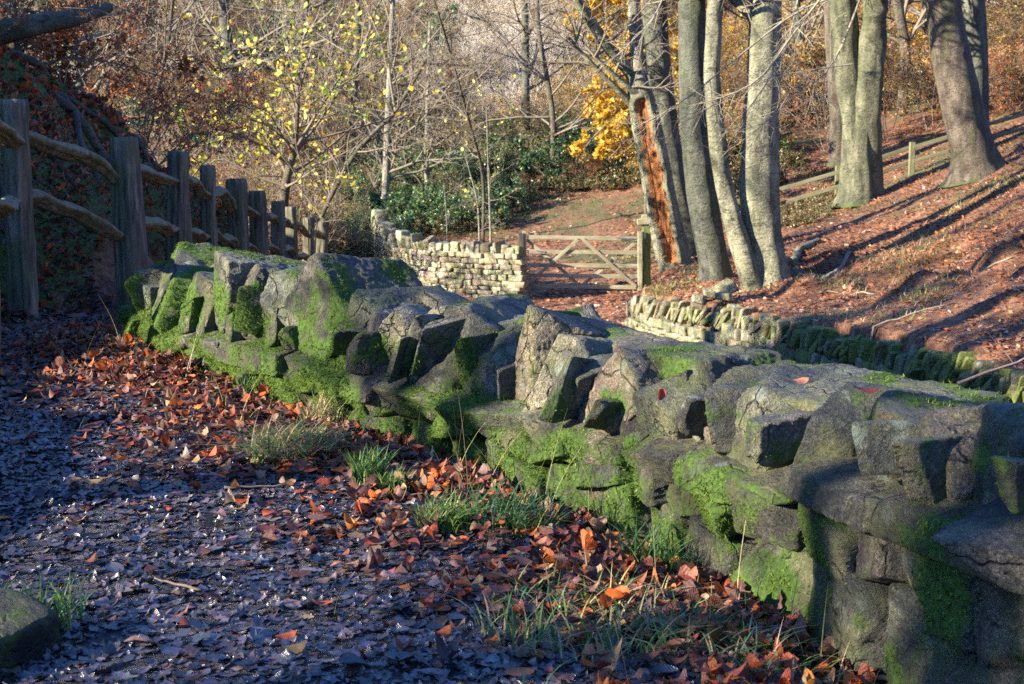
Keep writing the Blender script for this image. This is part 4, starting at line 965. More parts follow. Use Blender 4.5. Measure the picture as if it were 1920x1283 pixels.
# slender background trees
def slim(label, pts, mat='thin_bark', seed=1, twn=14, name='young_tree', leaf=None, forks=(), tl=(1., 2.), group=None, lsize=.07, lpal=None, ln=0, fine=.003):
    w_, r = px_line(pts); base = w_[0].copy(); g0 = gz(base[0], base[1])
    if base[2] > g0 - .05: w_ = np.concatenate([[np.array([base[0], base[1], g0 - .1])], w_]) ; r = np.concatenate([[r[0] * 1.15], r])
    root = empty(name, (w_[0][0], w_[0][1], g0), label, 'tree', group); rng = np.random.default_rng(seed)
    mb = MB(); n = 40; Q = catmull(w_, n); rr = np.interp(np.linspace(0, 1, n), np.linspace(0, 1, len(r)), r)
    tube(mb, Q, rr, 12, dr=lambda th, s: 1 + .1 * fbm(np.stack([np.cos(th), np.sin(th), s * 14], -1), seed, 2)); mb.build('trunk', M[mat], root, loc=tuple(w_[0]))
    out = []
    fpts = [Q[i] for i in range(n // 3, n)]
    for fk in forks:
        a, b = px_line(fk); q2 = catmull(a, 16); b2_ = np.interp(np.linspace(0, 1, 16), np.linspace(0, 1, len(b)), b); out.append((q2, b2_, 3))
        for q in range(6):
            i = rng.integers(3, 16); d = rng.normal(0, 1, 3) + np.array([0, 0, .5]); grow(rng, q2[i], d, rng.uniform(*tl) * .6, b2_[i] * .6, 2, out, up=.12, split=(4, 3), rmin=fine)
    for q in range(twn):
        i = rng.integers(n // 4, n); d = rng.normal(0, 1, 3); d[2] = abs(d[2]) * .6 + .1; grow(rng, Q[i], d, rng.uniform(*tl), rr[i] * .45, 2, out, up=.15, split=(5, 4), rmin=fine)
    mb = MB(); put_branches(mb, out, (3, 3, 4, 5), col=(.2, .17, .13)); mb.build('branches' if False else 'crown', M['twig'], root)
    if ln:
        ends = np.concatenate([p[1:] for p, _, lv in out if lv <= 1]); k = rng.choice(len(ends), ln)
        pos = ends[k] + rng.normal(0, .04, (ln, 3)); ml = MB()
        add_leaves(ml, pos, rng.uniform(.7, 1.25, ln) * lsize, rng.uniform(0, 6.3, ln), rng.uniform(.2, 1.5, ln), rng.uniform(0, 6.3, ln), pick(rng, lpal, ln), 'dia' if lsize < .05 else 'beech', curl=.2, rng=rng)
        ml.build('leaves', M['crown_leaf'], root)
    return root
YOR = [(.85, .6, .08), (.8, .48, .06), (.88, .7, .15), (.7, .36, .05)]
YEL = [(.75, .62, .1), (.85, .75, .22), (.6, .6, .12), (.4, .5, .1), (.8, .55, .06)]
slim('young tree hung with scattered yellow leaves behind the cleft fence', [(528, 440, 24, 20), (537, 340, 24, 17), (550, 290, 24, 12), (556, 240, 24, 9), (560, 160, 24, 6)], seed=401, mat='brown_bark', twn=16,
     forks=[[(540, 330, 24, 9), (510, 270, 24, 7), (470, 210, 23.6, 5), (420, 150, 23.2, 3)], [(548, 290, 24, 9), (590, 220, 24, 6), (640, 140, 24.2, 4), (680, 80, 24.5, 2)], [(545, 310, 24, 9), (500, 280, 23, 6), (440, 250, 22.5, 4), (370, 240, 22, 2)], [(538, 350, 24, 8), (480, 330, 24, 5), (420, 300, 24, 3), (380, 310, 24, 2)], [(540, 330, 24, 8), (600, 290, 24.5, 5), (670, 230, 25, 3)], [(556, 250, 24, 7), (560, 180, 24, 6), (585, 90, 24, 3)]], ln=1000, lsize=.11, lpal=YEL, tl=(1.2, 2.5))
slim('thin leaning sapling forking above the end of the cleft fence', [(590, 450, 27, 9), (620, 370, 27, 9), (665, 290, 27, 9), (705, 245, 27, 8), (742, 208, 27, 7), (800, 110, 27, 4)], seed=402, mat='brown_bark', twn=14, forks=[[(742, 208, 27, 6), (732, 150, 27, 5), (728, 80, 27, 3)], [(742, 208, 27, 5), (840, 160, 27, 3), (900, 130, 27, 2)]], tl=(.8, 1.8), ln=90, lsize=.08, lpal=YEL)
slim('straight pale young trunk in the middle of the thicket', [(721, 400, 40, 14), (724, 330, 40, 14), (728, 210, 40, 12), (733, 100, 40, 10), (737, -30, 40, 8)], seed=403, twn=22, tl=(1.4, 3.2))
slim('slim upright tree right of the pale straight trunk', [(800, 380, 41, 9), (800, 290, 41, 9), (802, 180, 41, 7), (806, 40, 41, 5)], seed=404, twn=18, tl=(1.2, 2.6))
slim('taller of the two bare saplings behind the coursed wall', [(920, 452, 31, 4.5), (918, 380, 31, 4), (915, 300, 31, 3), (912, 200, 31, 1.5)], seed=405, twn=9, tl=(.4, .9), ln=40, lsize=.08, lpal=YEL, fine=.002)
slim('shorter bare sapling with sparse twigs behind the coursed wall', [(899, 452, 31.3, 4), (895, 380, 31.3, 3.5), (880, 320, 31.3, 2), (868, 275, 31.3, 1.2)], seed=406, twn=8, tl=(.4, .8), ln=30, lsize=.08, lpal=YEL, fine=.002)
slim('slight bare stem poking up before the bramble bank', [(838, 430, 33, 2.5), (836, 390, 33, 2), (832, 345, 33, 1.2)], seed=407, twn=5, tl=(.3, .6), fine=.002)
slim('dark bare tree with crooked stem against the woods above the rust leaves', [(262, 330, 21, 9), (285, 220, 21, 9), (305, 130, 21, 8), (318, 60, 21, 7), (326, -30, 21, 6)], seed=408, mat='brown_bark', twn=14, forks=[[(315, 70, 21, 6), (270, 44, 21, 6), (245, 24, 21, 5), (215, 60, 21, 4), (150, 80, 21, 2)], [(310, 60, 21, 6), (350, 20, 21, 5), (390, -30, 21, 4)]], tl=(.8, 1.9))
slim('bare spreading tree dotted with brown seed heads at the top of the thicket', [(905, 330, 36, 6), (880, 230, 35, 6), (850, 120, 34, 5), (820, 20, 33, 4), (800, -40, 33, 3)], seed=409, mat='brown_bark', twn=26, tl=(1.3, 2.8))
slim('golden leaved beech sweeping its boughs down behind the broken hollow tree', [(1216, 330, 36, 14), (1214, 200, 36, 13), (1208, 60, 36, 11), (1204, -120, 36, 8)], seed=410, mat='brown_bark', twn=10, forks=[[(1212, 160, 36, 7), (1160, 150, 35.5, 5), (1110, 190, 35, 4), (1065, 240, 34.5, 2)], [(1212, 200, 36, 7), (1170, 210, 35, 5), (1120, 250, 34.5, 4), (1080, 300, 34, 2)], [(1208, 60, 36, 7), (1170, 30, 36, 5), (1130, 50, 35.5, 3), (1090, 110, 35, 2)], [(1206, 0, 36, 6), (1160, -10, 35, 5), (1110, 20, 35, 3)], [(1212, 240, 36, 6), (1180, 260, 35, 4), (1140, 300, 34.5, 3)], [(1210, 100, 36, 6), (1240, 80, 36.5, 4), (1270, 120, 36.5, 2)]], ln=8500, lsize=.125, lpal=YOR, tl=(.8, 1.7))
slim('russet leaved beech on the bank spreading low boughs over the cleft fence', [(30, 330, 14.5, 16), (38, 200, 14.5, 14), (30, 60, 14.5, 12), (10, -120, 14.5, 8)], seed=411, mat='dark_bark', twn=12, forks=[[(36, 230, 14.5, 7), (110, 200, 14.5, 5), (200, 215, 14.5, 3.5), (300, 250, 14.8, 2)], [(36, 150, 14.5, 7), (120, 110, 14.5, 5), (220, 120, 14.8, 3.5), (320, 150, 15, 2)], [(32, 80, 14.5, 7), (100, 40, 14.5, 5), (180, 50, 14.5, 3)], [(30, 40, 14.5, 7), (90, -20, 14.5, 5), (200, -30, 14.8, 3)]], ln=2600, lsize=.06, lpal=[(.3, .09, .03), (.42, .14, .04), (.2, .06, .03), (.5, .22, .06)], tl=(.4, .9), fine=.0015)
for i, (px, D, w_, lab) in enumerate([(430, 50, 24, 'dark bluish trunk deep in the woods above the yellow leaves'), (668, 46, 14, 'dim trunk in the woods left of the pale straight trunk'), (985, 47, 16, 'dim crooked trunk in the woods above the coursed wall'), (1035, 44, 11, 'thin dim trunk in the woods left of the orange beech leaves'), (1500, 46, 16, 'dim trunk in the brown woods between the pale and fused beeches'), (1690, 44, 20, 'dark trunk in the woods right of the fused double beech'), (1735, 48, 12, 'thin trunk in the woods left of the leaning olive beech'), (1900, 44, 20, 'dark trunk among the orange leaves above the sawn fence'), (150, 42, 26, 'heavy dark trunk in the shade above the leafy bank'), (560, 56, 18, 'faint trunk high in the woods behind the yellow leaved tree')]):
    x = (px - 960) / FPX * D; zb = gz(x, D); rng = np.random.default_rng(500 + i)
    yb = 641.5 - FPX * math.tan(math.atan2(zb - CAMZ, D) + PITCH)
    slim(lab, [(px, yb + 6, D, w_ * 1.2), (px + rng.normal(0, 6), yb - 120, D, w_), (px + rng.normal(0, 14), yb - 300, D, w_ * .8), (px + rng.normal(0, 20), yb - 480, D, w_ * .5)], mat='brown_bark' if i % 2 else 'dark_bark', seed=520 + i, twn=20, tl=(1.6, 3.4), name='woodland_tree', fine=.006)
# ------------------------------------------------------------------ shrubs of the hillside: variants, then copies
def shrub_variant(name, seed, H, nst, leafn=0, lsize=.05, pal=None, spread=.5, tcol=(.2, .17, .13), levels=3, r0=.02, lmat='crown_leaf', kind='dia', split=(5, 4, 4), up=.2, rmin=.004, wide=1., flat=False):
    rng = np.random.default_rng(seed); out = []
    root = empty(name, (0, 0, -300), '', '')
    for k in range(nst):
        a = rng.uniform(0, 6.28); d = np.array([math.cos(a) * spread, math.sin(a) * spread, 1]); p = np.array([math.cos(a) * .15 * wide, math.sin(a) * .15 * wide, -.15])
        grow(rng, p, d, H * rng.uniform(.6, .85), r0 * rng.uniform(.7, 1.2), levels, out, up=up, wob=.3, split=split, ratio=.55, rmin=rmin, nseg=5)
    mb = MB()
    for pts, rad, lv in out:
        tube(mb, pts, rad, 3 if lv < 2 else 4, col=np.array(tcol) * rng.uniform(.6, 1.35))
    me = mb.mesh('branches', M['twig']); o = bpy.data.objects.new('branches', me); C.objects.link(o); o.parent = root
    if leafn:
        ends = np.concatenate([p[1:] for p, _, lv in out if lv <= 1]); k = rng.choice(len(ends), leafn)
        pos = ends[k] + rng.normal(0, .05, (leafn, 3)); pos[:, 2] = np.maximum(pos[:, 2], .03); ml = MB()
        add_leaves(ml, pos, rng.uniform(.6, 1.3, leafn) * lsize, rng.uniform(0, 6.3, leafn), rng.uniform(0, .5 if flat else 1.5, leafn), rng.uniform(0, 6.3, leafn), pick(rng, pal, leafn, var=.25), kind, curl=.2, rng=rng)
        me = ml.mesh('foliage', M[lmat]); o = bpy.data.objects.new('foliage', me); C.objects.link(o); o.parent = root
    return root
RUST = [(.46, .14, .04), (.58, .2, .06), (.34, .09, .03), (.68, .28, .08)]
ORG = [(.75, .4, .06), (.8, .5, .08), (.62, .27, .05), (.85, .6, .12), (.5, .2, .05)]
YOR = [(.85, .6, .08), (.8, .48, .06), (.88, .7, .15), (.7, .36, .05)]
PINK = [(.34, .15, .07), (.2, .09, .06), (.4, .2, .09), (.34, .1, .04), (.36, .32, .08), (.1, .055, .04), (.18, .2, .05)]
EVG = [(.035, .1, .045), (.06, .15, .05), (.03, .08, .045), (.12, .21, .06), (.2, .26, .07)]
BRM = [(.09, .13, .04), (.16, .17, .06), (.25, .1, .06), (.3, .2, .08), (.06, .1, .03)]
YGR = [(.5, .5, .1), (.35, .4, .08), (.6, .5, .12), (.4, .25, .08)]
V = {}
V['bare'] = [shrub_variant('bare_shrub', 600 + i, 4.6, 6, 3200, .085, PINK, spread=.55, tcol=[(.25, .195, .14), (.1, .075, .06), (.2, .165, .11), (.33, .27, .21)][i], rmin=.006, split=(6, 5, 4)) for i in range(4)]
V['pale'] = [shrub_variant('bare_shrub', 620 + i, 4.2, 7, 500, .05, [(.75, .66, .54), (.62, .54, .43)], spread=.6, tcol=(.66, .58, .48), rmin=.006, split=(6, 5, 4)) for i in range(2)]  # bare shrubs lightened so the bright sun patch sits in their colour
V['rust'] = [shrub_variant('russet_shrub', 640 + i, 3.6, 5, 2600, .075, RUST, spread=.7, rmin=.005, split=(5, 5, 4), up=.05) for i in range(3)]
V['orange'] = [shrub_variant('orange_beech_shrub', 650 + i, 4.0, 5, 3000, .085, ORG, spread=.7, rmin=.005, split=(5, 5, 4), up=.05) for i in range(3)]
V['yor'] = [shrub_variant('golden_beech', 660 + i, 4.6, 5, 3200, .1, YOR, spread=.7, rmin=.005, split=(5, 5, 4), up=.02, flat=True) for i in range(2)]
V['ygr'] = [shrub_variant('leafy_shrub', 670 + i, 3.2, 6, 900, .07, YGR, spread=.6, rmin=.005, split=(5, 5, 3)) for i in range(2)]
V['ever'] = [shrub_variant('evergreen_bush', 680 + i, 1.9, 8, 4200, .1, EVG, spread=1., rmin=.005, split=(5, 4, 3), up=.02, lmat='evergreen') for i in range(3)]
V['brm'] = [shrub_variant('bramble_bush', 690 + i, 1.1, 9, 2300, .08, BRM, spread=1.4, rmin=.004, split=(5, 4), levels=2, up=-.12, lmat='evergreen') for i in range(3)]
LAB = {'bare': ('bare twiggy shrub crowding the wooded hillside', 'shrub', 'bare shrubs on the wooded hillside'), 'pale': ('twiggy shrub with bright sun painted into its pale twigs high on the hillside', 'shrub', 'pale sunlit shrubs on the hillside'),
 'rust': ('shrub keeping rust red leaves on the wooded slope', 'shrub', 'rust leaved shrubs'), 'orange': ('shrub with orange brown leaves in the woods behind the trunks', 'shrub', 'orange leaved shrubs behind the trunks'),
 'yor': ('golden yellow leaved beech beyond the broken hollow tree', 'tree', 'golden leaved beeches behind the broken tree'), 'ygr': ('thin shrub with yellow green leaves in the thicket', 'shrub', 'yellow green shrubs in the thicket'),
 'ever': ('dark evergreen bush at the foot of the wooded hill', 'bush', 'dark evergreen bushes'), 'brm': ('low arching bramble at the edge of the leafy field', 'bramble', 'brambles edging the field')}
used = set(); rs = np.random.default_rng(99); placed = 0
def put(kind, x, y, sc=1., dz=0., label=None, grp=True):
    global placed
    v = V[kind][rs.integers(len(V[kind]))]
    o = v if v.name not in used else copy_tree(v)
    used.add(v.name); lb, ca, gr = LAB[kind]; o['label'] = label or lb; o['category'] = ca
    if grp: o['group'] = gr
    elif 'group' in o: del o['group']
    o.location = (x, y, gz(x, y) + dz); s = sc * rs.uniform(.85, 1.15); o.scale = (s, s, s * rs.uniform(.9, 1.1)); o.rotation_euler = (0, 0, rs.uniform(0, 6.28)); placed += 1
    return o
def scatter(kind, n, pxr, Dr, sc=1., lim=None):
    for _ in range(n):
        D = Dr[0] + (Dr[1] - Dr[0]) * rs.random(); px = rs.uniform(*pxr); x = (px - 960) / FPX * D
        if kind in ('bare', 'rust', 'ever') and 830 < px < 1075 and 47 < D < 76 and rs.random() < .75: continue
        put(kind, x, D, sc)
scatter('bare', 40, (-150, 1250), (44, 54), .6); scatter('bare', 80, (-150, 1300), (54, 72), .85); scatter('bare', 110, (-200, 2100), (70, 100), 1.1); scatter('bare', 24, (1250, 2100), (42, 60), .7)
scatter('bare', 12, (250, 600), (27, 42), .55); scatter('bare', 16, (1260, 2100), (40, 48), .62)
scatter('pale', 70, (840, 1065), (56, 72), .75); scatter('pale', 24, (830, 1070), (70, 84), .9); scatter('pale', 14, (560, 800), (66, 84), .9); scatter('pale', 14, (600, 1100), (52, 66), .6)
scatter('rust', 6, (200, 420), (30, 42), .5); scatter('rust', 34, (-50, 1000), (44, 70), .62); scatter('orange', 14, (500, 1150), (46, 66), .55); scatter('rust', 44, (1350, 2050), (38, 60), .66)
scatter('orange', 46, (1180, 2050), (40, 60), .78); scatter('ygr', 10, (1200, 2000), (42, 56), .8); scatter('ever', 18, (-150, 300), (30, 52), 1.2); scatter('orange', 14, (1350, 2100), (50, 66), .9); scatter('orange', 6, (760, 1060), (44, 50), .35)
scatter('yor', 4, (1075, 1200), (50, 56), .65); scatter('yor', 6, (1090, 1270), (60, 72), 1.4); scatter('yor', 10, (1800, 2050), (42, 58), 1.1); scatter('yor', 5, (1230, 1560), (46, 58), .8)
scatter('ygr', 12, (400, 700), (28, 42), .55); scatter('ygr', 6, (600, 700), (35.5, 39), .35); scatter('ever', 10, (560, 720), (35.5, 39), .45); scatter('ygr', 4, (540, 600), (27, 30), .22); scatter('ygr', 44, (200, 1100), (44, 72), .9); scatter('ever', 22, (100, 1000), (50, 62), .8); scatter('rust', 22, (-100, 600), (34, 60), .6); scatter('ygr', 20, (700, 1150), (42, 54), .7); scatter('ever', 34, (0, 1000), (62, 92), 1.9)
scatter('ever', 64, (640, 1240), (42.5, 50), .85); scatter('ever', 28, (400, 760), (33, 46), .62); scatter('ever', 8, (1230, 1900), (40, 48), .7); scatter('ever', 10, (-100, 420), (38, 50), 1.1)
scatter('brm', 20, (640, 900), (38, 42), .7); scatter('ever', 26, (600, 960), (38, 43), .6); scatter('brm', 24, (880, 1230), (41, 44), .8); scatter('ygr', 26, (620, 1200), (41.5, 45), .4); scatter('rust', 16, (620, 1200), (41.5, 45), .26); scatter('rust', 6, (700, 1100), (42, 46), .3); scatter('brm', 8, (530, 610), (27, 30), .35); scatter('brm', 8, (600, 700), (36, 39), .7); scatter('brm', 10, (1300, 1500), (35, 40), .8); scatter('brm', 8, (1480, 1560), (30, 34), .5)
# russet beech on the bank, reaching over the fence
for i, (x, y, s, lab) in enumerate([(-4.1, 13.2, .72, 'knee high rust leaved seedling where the bank crest meets the thicket'), (-4.3, 11.8, .66, 'dim rust leaved seedling on the bank crest behind the second fence post'), (-3.95, 15, .8, 'rust leaved seedling leaning over the third fence rail'), (-3.95, 17, .85, 'bright rust leaved seedling just beyond the leafy bank'), (-4.7, 11, .75, 'shaded rust leaved seedling above the first fence rail'), (-4.9, 15.5, .55, 'low rust red beech sapling on the bank edge above the cleft fence'), (-5.6, 13, .7, 'shaded rust leaved sapling on top of the leafy bank'), (-4.9, 18.5, .5, 'rust leaved sapling behind the far cleft fence posts'), (-7, 16, .8, 'taller russet sapling at the back of the leafy bank'), (-6.5, 11, .75, 'dim brown leaved sapling at the shaded top corner of the bank')]):
    put('rust', x, y, s * (.6 if x > -5 else 1.), 0, lab, False)
print('shrubs', placed)
for vs in V.values():
    for v in vs:
        if v.name not in used: 
            for ch in list(v.children): bpy.data.objects.remove(ch)
            bpy.data.objects.remove(v)
# pale rock outcrop high on the hill
m1 = MB(); x, y = (950 - 960) / FPX * 78, 78.; z = gz(x, y); v, f = rock(901, (3.4, 1.6, 2.3), n=36, jit=.2, rough=.12); m1.add(v + (x, y, z + 1.2), f, col=.7, mask=.1)
# (seen only as a bright patch through the twigs)
tag(m1.build('rock_outcrop', M['pale_stone'], None, loc=(x, y, z)), 'pale sunlit rock outcrop glimpsed through twigs high on the hill', 'rock')
# fallen limb in the shaded top corner
w_, r = px_line([(0, 62, 12, 44), (60, 48, 12, 40), (120, 38, 12.2, 34), (170, 26, 12.4, 26), (205, 14, 12.6, 18)]); mb = MB(); tube(mb, catmull(w_, 30), np.interp(np.linspace(0, 1, 30), np.linspace(0, 1, 5), r), 16, cap=True, dr=lambda th, s: 1 + .2 * fbm(np.stack([np.cos(th) * 2, np.sin(th) * 2, s * 5], -1), 6, 3))
# the dark limb belongs to a tree on the bank
w0 = w_[0]; xb, yb = w0[0] - 1.0, w0[1] - .3
bt = empty('bank_tree', (xb, yb, gz(xb, yb)), 'dark shaded tree on the bank whose thick limb reaches over the slope', 'tree')
mb.build('limb', M['dark_bark'], bt, loc=tuple(w0))
mb = MB(); zb = gz(xb, yb); tp = np.array([(xb, yb, zb - .2), (xb + .05, yb, zb + .5), (xb - .05, yb + .05, zb + 1.6), (xb - .3, yb, zb + 3.4), (xb - .4, yb + .1, zb + 6)])
trunk_mesh(mb, tp, [.3, .22, .2, .15, .05], 77, flare=.4); mb.build('trunk', M['dark_bark'], bt, loc=tuple(tp[0]))
mb = MB(); tube(mb, catmull(np.array([(xb, yb, w0[2] - .3), (xb + .4, yb + .1, w0[2] - .15), tuple(w0)]), 10), np.linspace(.15, wpx(46, 12) / 2, 10), 12); mb.build('limb', M['dark_bark'], bt)
# roots on the bank and on the slope
def root_obj(label, pts, r0, r1, mat, seed, name='tree_root'):
    rng = np.random.default_rng(seed); pts = np.array(pts, float)
    Q = catmull(pts, 30); Q[:, 2] = ground_z(Q[:, 0], Q[:, 1]) + pts[:, 2].mean() + np.interp(np.linspace(0, 1, 30), np.linspace(0, 1, len(pts)), pts[:, 2] - pts[:, 2].mean())
    mb = MB(); tube(mb, Q, np.linspace(r0, r1, 30) * (1 + .2 * vnoise(np.stack([np.arange(30) * .5, np.zeros(30) + seed, np.zeros(30)], 1))), 10, cap=True); o = mb.build(name, M[mat], None, loc=tuple(Q[15])); return tag(o, label, 'root')
ROOTS = []
for q, (y0, x0, dx, dy, r, lab) in enumerate([(9.6, -3.3, -.6, .5, .035, 'thin root clinging to the bank low behind the first two posts'), (10.8, -3.3, -.75, -.5, .03, 'root slanting down the bank under the first rail'), (11.6, -3.35, -.7, .9, .045, 'thick dark root hanging down the bank behind the second post'), (12.9, -3.35, -.65, -.4, .03, 'root curling over the bank near the third post'), (13.6, -3.3, -.7, .6, .04, 'root snaking down beside the third post'), (15.2, -3.35, -.6, .5, .03, 'root near the narrow fourth post')]):
    ROOTS.append((lab, [(x0, y0, .0), (x0 + dx * .3, y0 + dy * .3, .05), (x0 + dx * .6, y0 + dy * .8, .06), (x0 + dx, y0 + dy, .05), (x0 + dx * 1.6, y0 + dy * 1.1, .0)], r * .6, r, 'dark_bark', 40 + q))
for a in ROOTS: root_obj(*a)
root_obj('fat grey root lying on the red leaves right of the pale twin beech', [(4.55, 24.0, .05), (4.9, 24.6, .07), (5.15, 25.4, .06), (5.6, 25.9, .02)], .08, .05, 'beech_bark', 1)
root_obj('dark root running from the foot of the pale twin beech', [(4.1, 23.0, .18), (4.45, 23.0, .08), (4.75, 23.1, .03), (5.0, 23.2, -.02)], .14, .04, 'dark_bark', 2)
root_obj('pale bare root tip emerging from the slope beyond the dark root', [(4.9, 22.7, .02), (5.2, 23.0, .04), (5.5, 23.5, .03), (5.8, 24, .0)], .045, .035, 'thin_bark', 3)
root_obj('slanting dark root on the mossy bank behind the fence', [(-3.55, 9.3, .03), (-3.75, 9.8, .05), (-3.95, 10.6, .05), (-4.2, 11.6, .03)], .05, .03, 'dark_bark', 4)
root_obj('bare root arching down the bank between the second and third posts', [(-3.5, 12.4, .03), (-3.75, 12.2, .06), (-4.05, 12, .06), (-4.5, 11.7, .02)], .05, .035, 'dark_bark', 5)
root_obj('long thin root over the crest of the leafy bank', [(-3.7, 14.6, .02), (-4.1, 14, .06), (-4.6, 13.2, .07), (-5.2, 12.4, .03)], .04, .06, 'dark_bark', 6)
for q, (px, py, D, L_, a_, lab) in enumerate([(1480, 600, 18.5, .9, .3, 'straight fallen stick lying across the lower leafy slope'), (1600, 520, 20.5, .7, 2.6, 'short fallen stick near the grassy hump of the slope'), (1700, 600, 16.5, 1.1, .1, 'long thin stick resting on leaves above the mossy retaining wall'), (1840, 520, 19, .8, 2.9, 'bent stick on the shaded stripe of the slope'), (1130, 560, 27, .6, .6, 'stick on the leaf strewn track before the gate'), (1760, 330, 27, .8, 1.2, 'fallen stick below the leaning olive beech')]):
    c = P(px, py, D); rg = np.random.default_rng(70 + q); t = np.linspace(-.5, .5, 8); X = c[0] + np.cos(a_) * L_ * t + rg.normal(0, .02, 8); Y = c[1] + np.sin(a_) * L_ * t; mb = MB()
    tube(mb, np.stack([X, Y, ground_z(X, Y) + .025 + rg.random(8) * .02], 1), np.linspace(.016, .008, 8), 6, col=(.3, .25, .18), cap=True); tag(mb.build('fallen_stick', M['twig'], None, loc=(c[0], c[1], gz(c[0], c[1]))), lab, 'stick')
for q, (px, py, L_, a_, lab) in enumerate([(480, 905, .22, .2, 'thin brown stick on the wet path left of the straw tuft'), (330, 1075, .16, 2.7, 'short dark stick pressed into the middle of the path'), (760, 1120, .2, .5, 'small twig among scattered orange leaves on the path')]):
    d = ray(px, py); t0 = -1.17 / d[2]; cx_, cy_ = d[0] * t0, d[1] * t0; rg = np.random.default_rng(80 + q); t = np.linspace(-.5, .5, 8); X = cx_ + np.cos(a_) * L_ * t + rg.normal(0, .004, 8); Y = cy_ + np.sin(a_) * L_ * t; mb = MB()
    tube(mb, np.stack([X, Y, ground_z(X, Y) + .012 + rg.random(8) * .006], 1), np.linspace(.0045, .0025, 8), 6, col=(.16, .12, .09), cap=True); tag(mb.build('fallen_stick', M['twig'], None, loc=(cx_, cy_, 0)), lab, 'stick')
# dead twig in front of the retaining wall, lower right
rng = np.random.default_rng(8); out = []; a = P(1795, 720, 9.5)
grow(rng, a, np.array([.8, .3, .35]), 1.1, .012, 2, out, up=.05, split=(6, 4), rmin=.002)
mb = MB(); put_branches(mb, out, (3, 4, 5), col=(.22, .16, .14)); bush = mb.build('dead_branch', M['twig'], None, loc=tuple(a)); tag(bush, 'bare purplish dead twigs sprouting behind the near wall end', 'branch')
mb = MB(); tube(mb, np.array([(a[0] + .05, a[1], gz(a[0], a[1]) - .05), (a[0] - .03, a[1], a[2] - .5), tuple(a)]), np.array([.016, .014, .012]), 5, col=(.2, .15, .12)); mb.build('stem', M['twig'], bush)
# ------------------------------------------------------------------ shade trees off to the left (they throw the dappled shade)
def shade_tree(x, y, H, r, seed, label):
    z = gz(x, y); rng = np.random.default_rng(seed); root = empty('bare_beech', (x, y, z), label, 'tree')
    tp = np.array([(x, y, z - .2), (x + rng.normal(0, .2), y + rng.normal(0, .2), z + H * .35), (x + rng.normal(0, .4), y + rng.normal(0, .4), z + H * .7), (x + rng.normal(0, .6), y + rng.normal(0, .6), z + H)])
    mb = MB(); Pt, rt = trunk_mesh(mb, tp, [r, r * .85, r * .55, r * .1], seed, ns=16, n=30, flare=.4); mb.build('trunk', M['beech_bark'], root, loc=tuple(tp[0]))
    out = []
    for q in range(13):
        i = rng.integers(3, 29); d = rng.normal(0, 1, 3); d[2] = abs(d[2]) * .5 + .1; grow(rng, Pt[i], d, rng.uniform(1.6, 3.2), rt[i] * .45, 3, out, up=.1, split=(5, 4, 4), rmin=.005)
    mb = MB(); put_branches(mb, out, (3, 3, 4, 5), col=(.2, .17, .13)); mb.build('crown', M['twig'], root)
    return root
SHADE = [(-8.4, -1.8, 8, .1), (-7.2, .3, 7, .08), (-9.2, 1.6, 8, .11), (-7.6, -3.4, 7, .09), (-7.8, 9.6, 12, .13), (-9.2, 11.4, 12, .16), (-8.2, 13.4, 12, .13), (-11.5, 12.6, 13, .18), (-10.5, 15.5, 12, .15), (-13, 6.5, 11, .2), (-15, 3, 12, .22), (-14, -3, 12, .22), (-6.2, -4.5, 9, .16)]
for i, (x, y, H, r) in enumerate(SHADE):
    shade_tree(x, y, H, r, 800 + i, 'bare beech standing in the wood on the bank uphill of the path')
    bpy.context.view_layer.update()
for o in list(C.objects):
    if o.name.startswith('bare_beech'): o['group'] = 'bare beeches on the uphill side of the path'
# ------------------------------------------------------------------ leaf litter
rl_ = np.random.default_rng(55)
def in_view(x, y, m=.35):
    return np.abs(x) < y * .36 + m + .3
WET = [(.032, .029, .042), (.065, .058, .08), (.1, .086, .11), (.045, .04, .058), (.15, .11, .11), (.018, .016, .02), (.1, .055, .045)]  # blue-violet cast puts the sky's sheen into the leaf colours
RED = [(.36, .07, .03), (.5, .11, .025), (.6, .17, .03), (.22, .05, .035), (.32, .12, .07), (.15, .05, .04), (.1, .04, .035), (.17, .07, .06), (.26, .09, .05), (.42, .09, .03), (.2, .06, .04)]
RED = [tuple(v * .85 for v in c) for c in RED] + [(.2, .11, .07), (.28, .15, .08), (.14, .08, .07), (.34, .2, .12), (.12, .06, .07)]
def litter(n, xr, yr, keep, size, kind, pal, mat, tilt, curl, lift, mb, wts=None, var=.2, thick=.01):
    x = rl_.uniform(*xr, n); y = rl_.uniform(*yr, n)
    k = keep(x, y); x, y = x[k], y[k]; n = len(x)
    z = ground_z(x, y) + lift + rl_.random(n) * thick
    nx_ = (ground_z(x + .05, y) - ground_z(x - .05, y)) / .1; ny_ = (ground_z(x, y + .05) - ground_z(x, y - .05)) / .1
    sl = np.arctan(np.hypot(nx_, ny_)); sdir = np.arctan2(ny_, nx_)
    # rotating about axis perpendicular to slope by slope angle plus random tilt
    tdir = np.where(rl_.random(n) < np.clip(sl / .35, 0, .9), sdir - math.pi / 2, rl_.uniform(0, 6.28, n))
    ti = np.where(np.isclose(tdir, sdir - math.pi / 2), -sl, 0) + rl_.normal(0, tilt, n)
    add_leaves(mb, np.stack([x, y, z], 1), rl_.uniform(size[0], size[1], n), rl_.uniform(0, 6.28, n), ti, tdir, pick(rl_, pal, n, wts, var), kind, curl=rl_.normal(0, curl, n) + curl * .6, fold=rl_.normal(0, curl * .5, n), rng=rl_)
    return n
mbw = MB(); mbr = MB()
wdist = lambda x, y: line_dist(WF, x, y)[0]
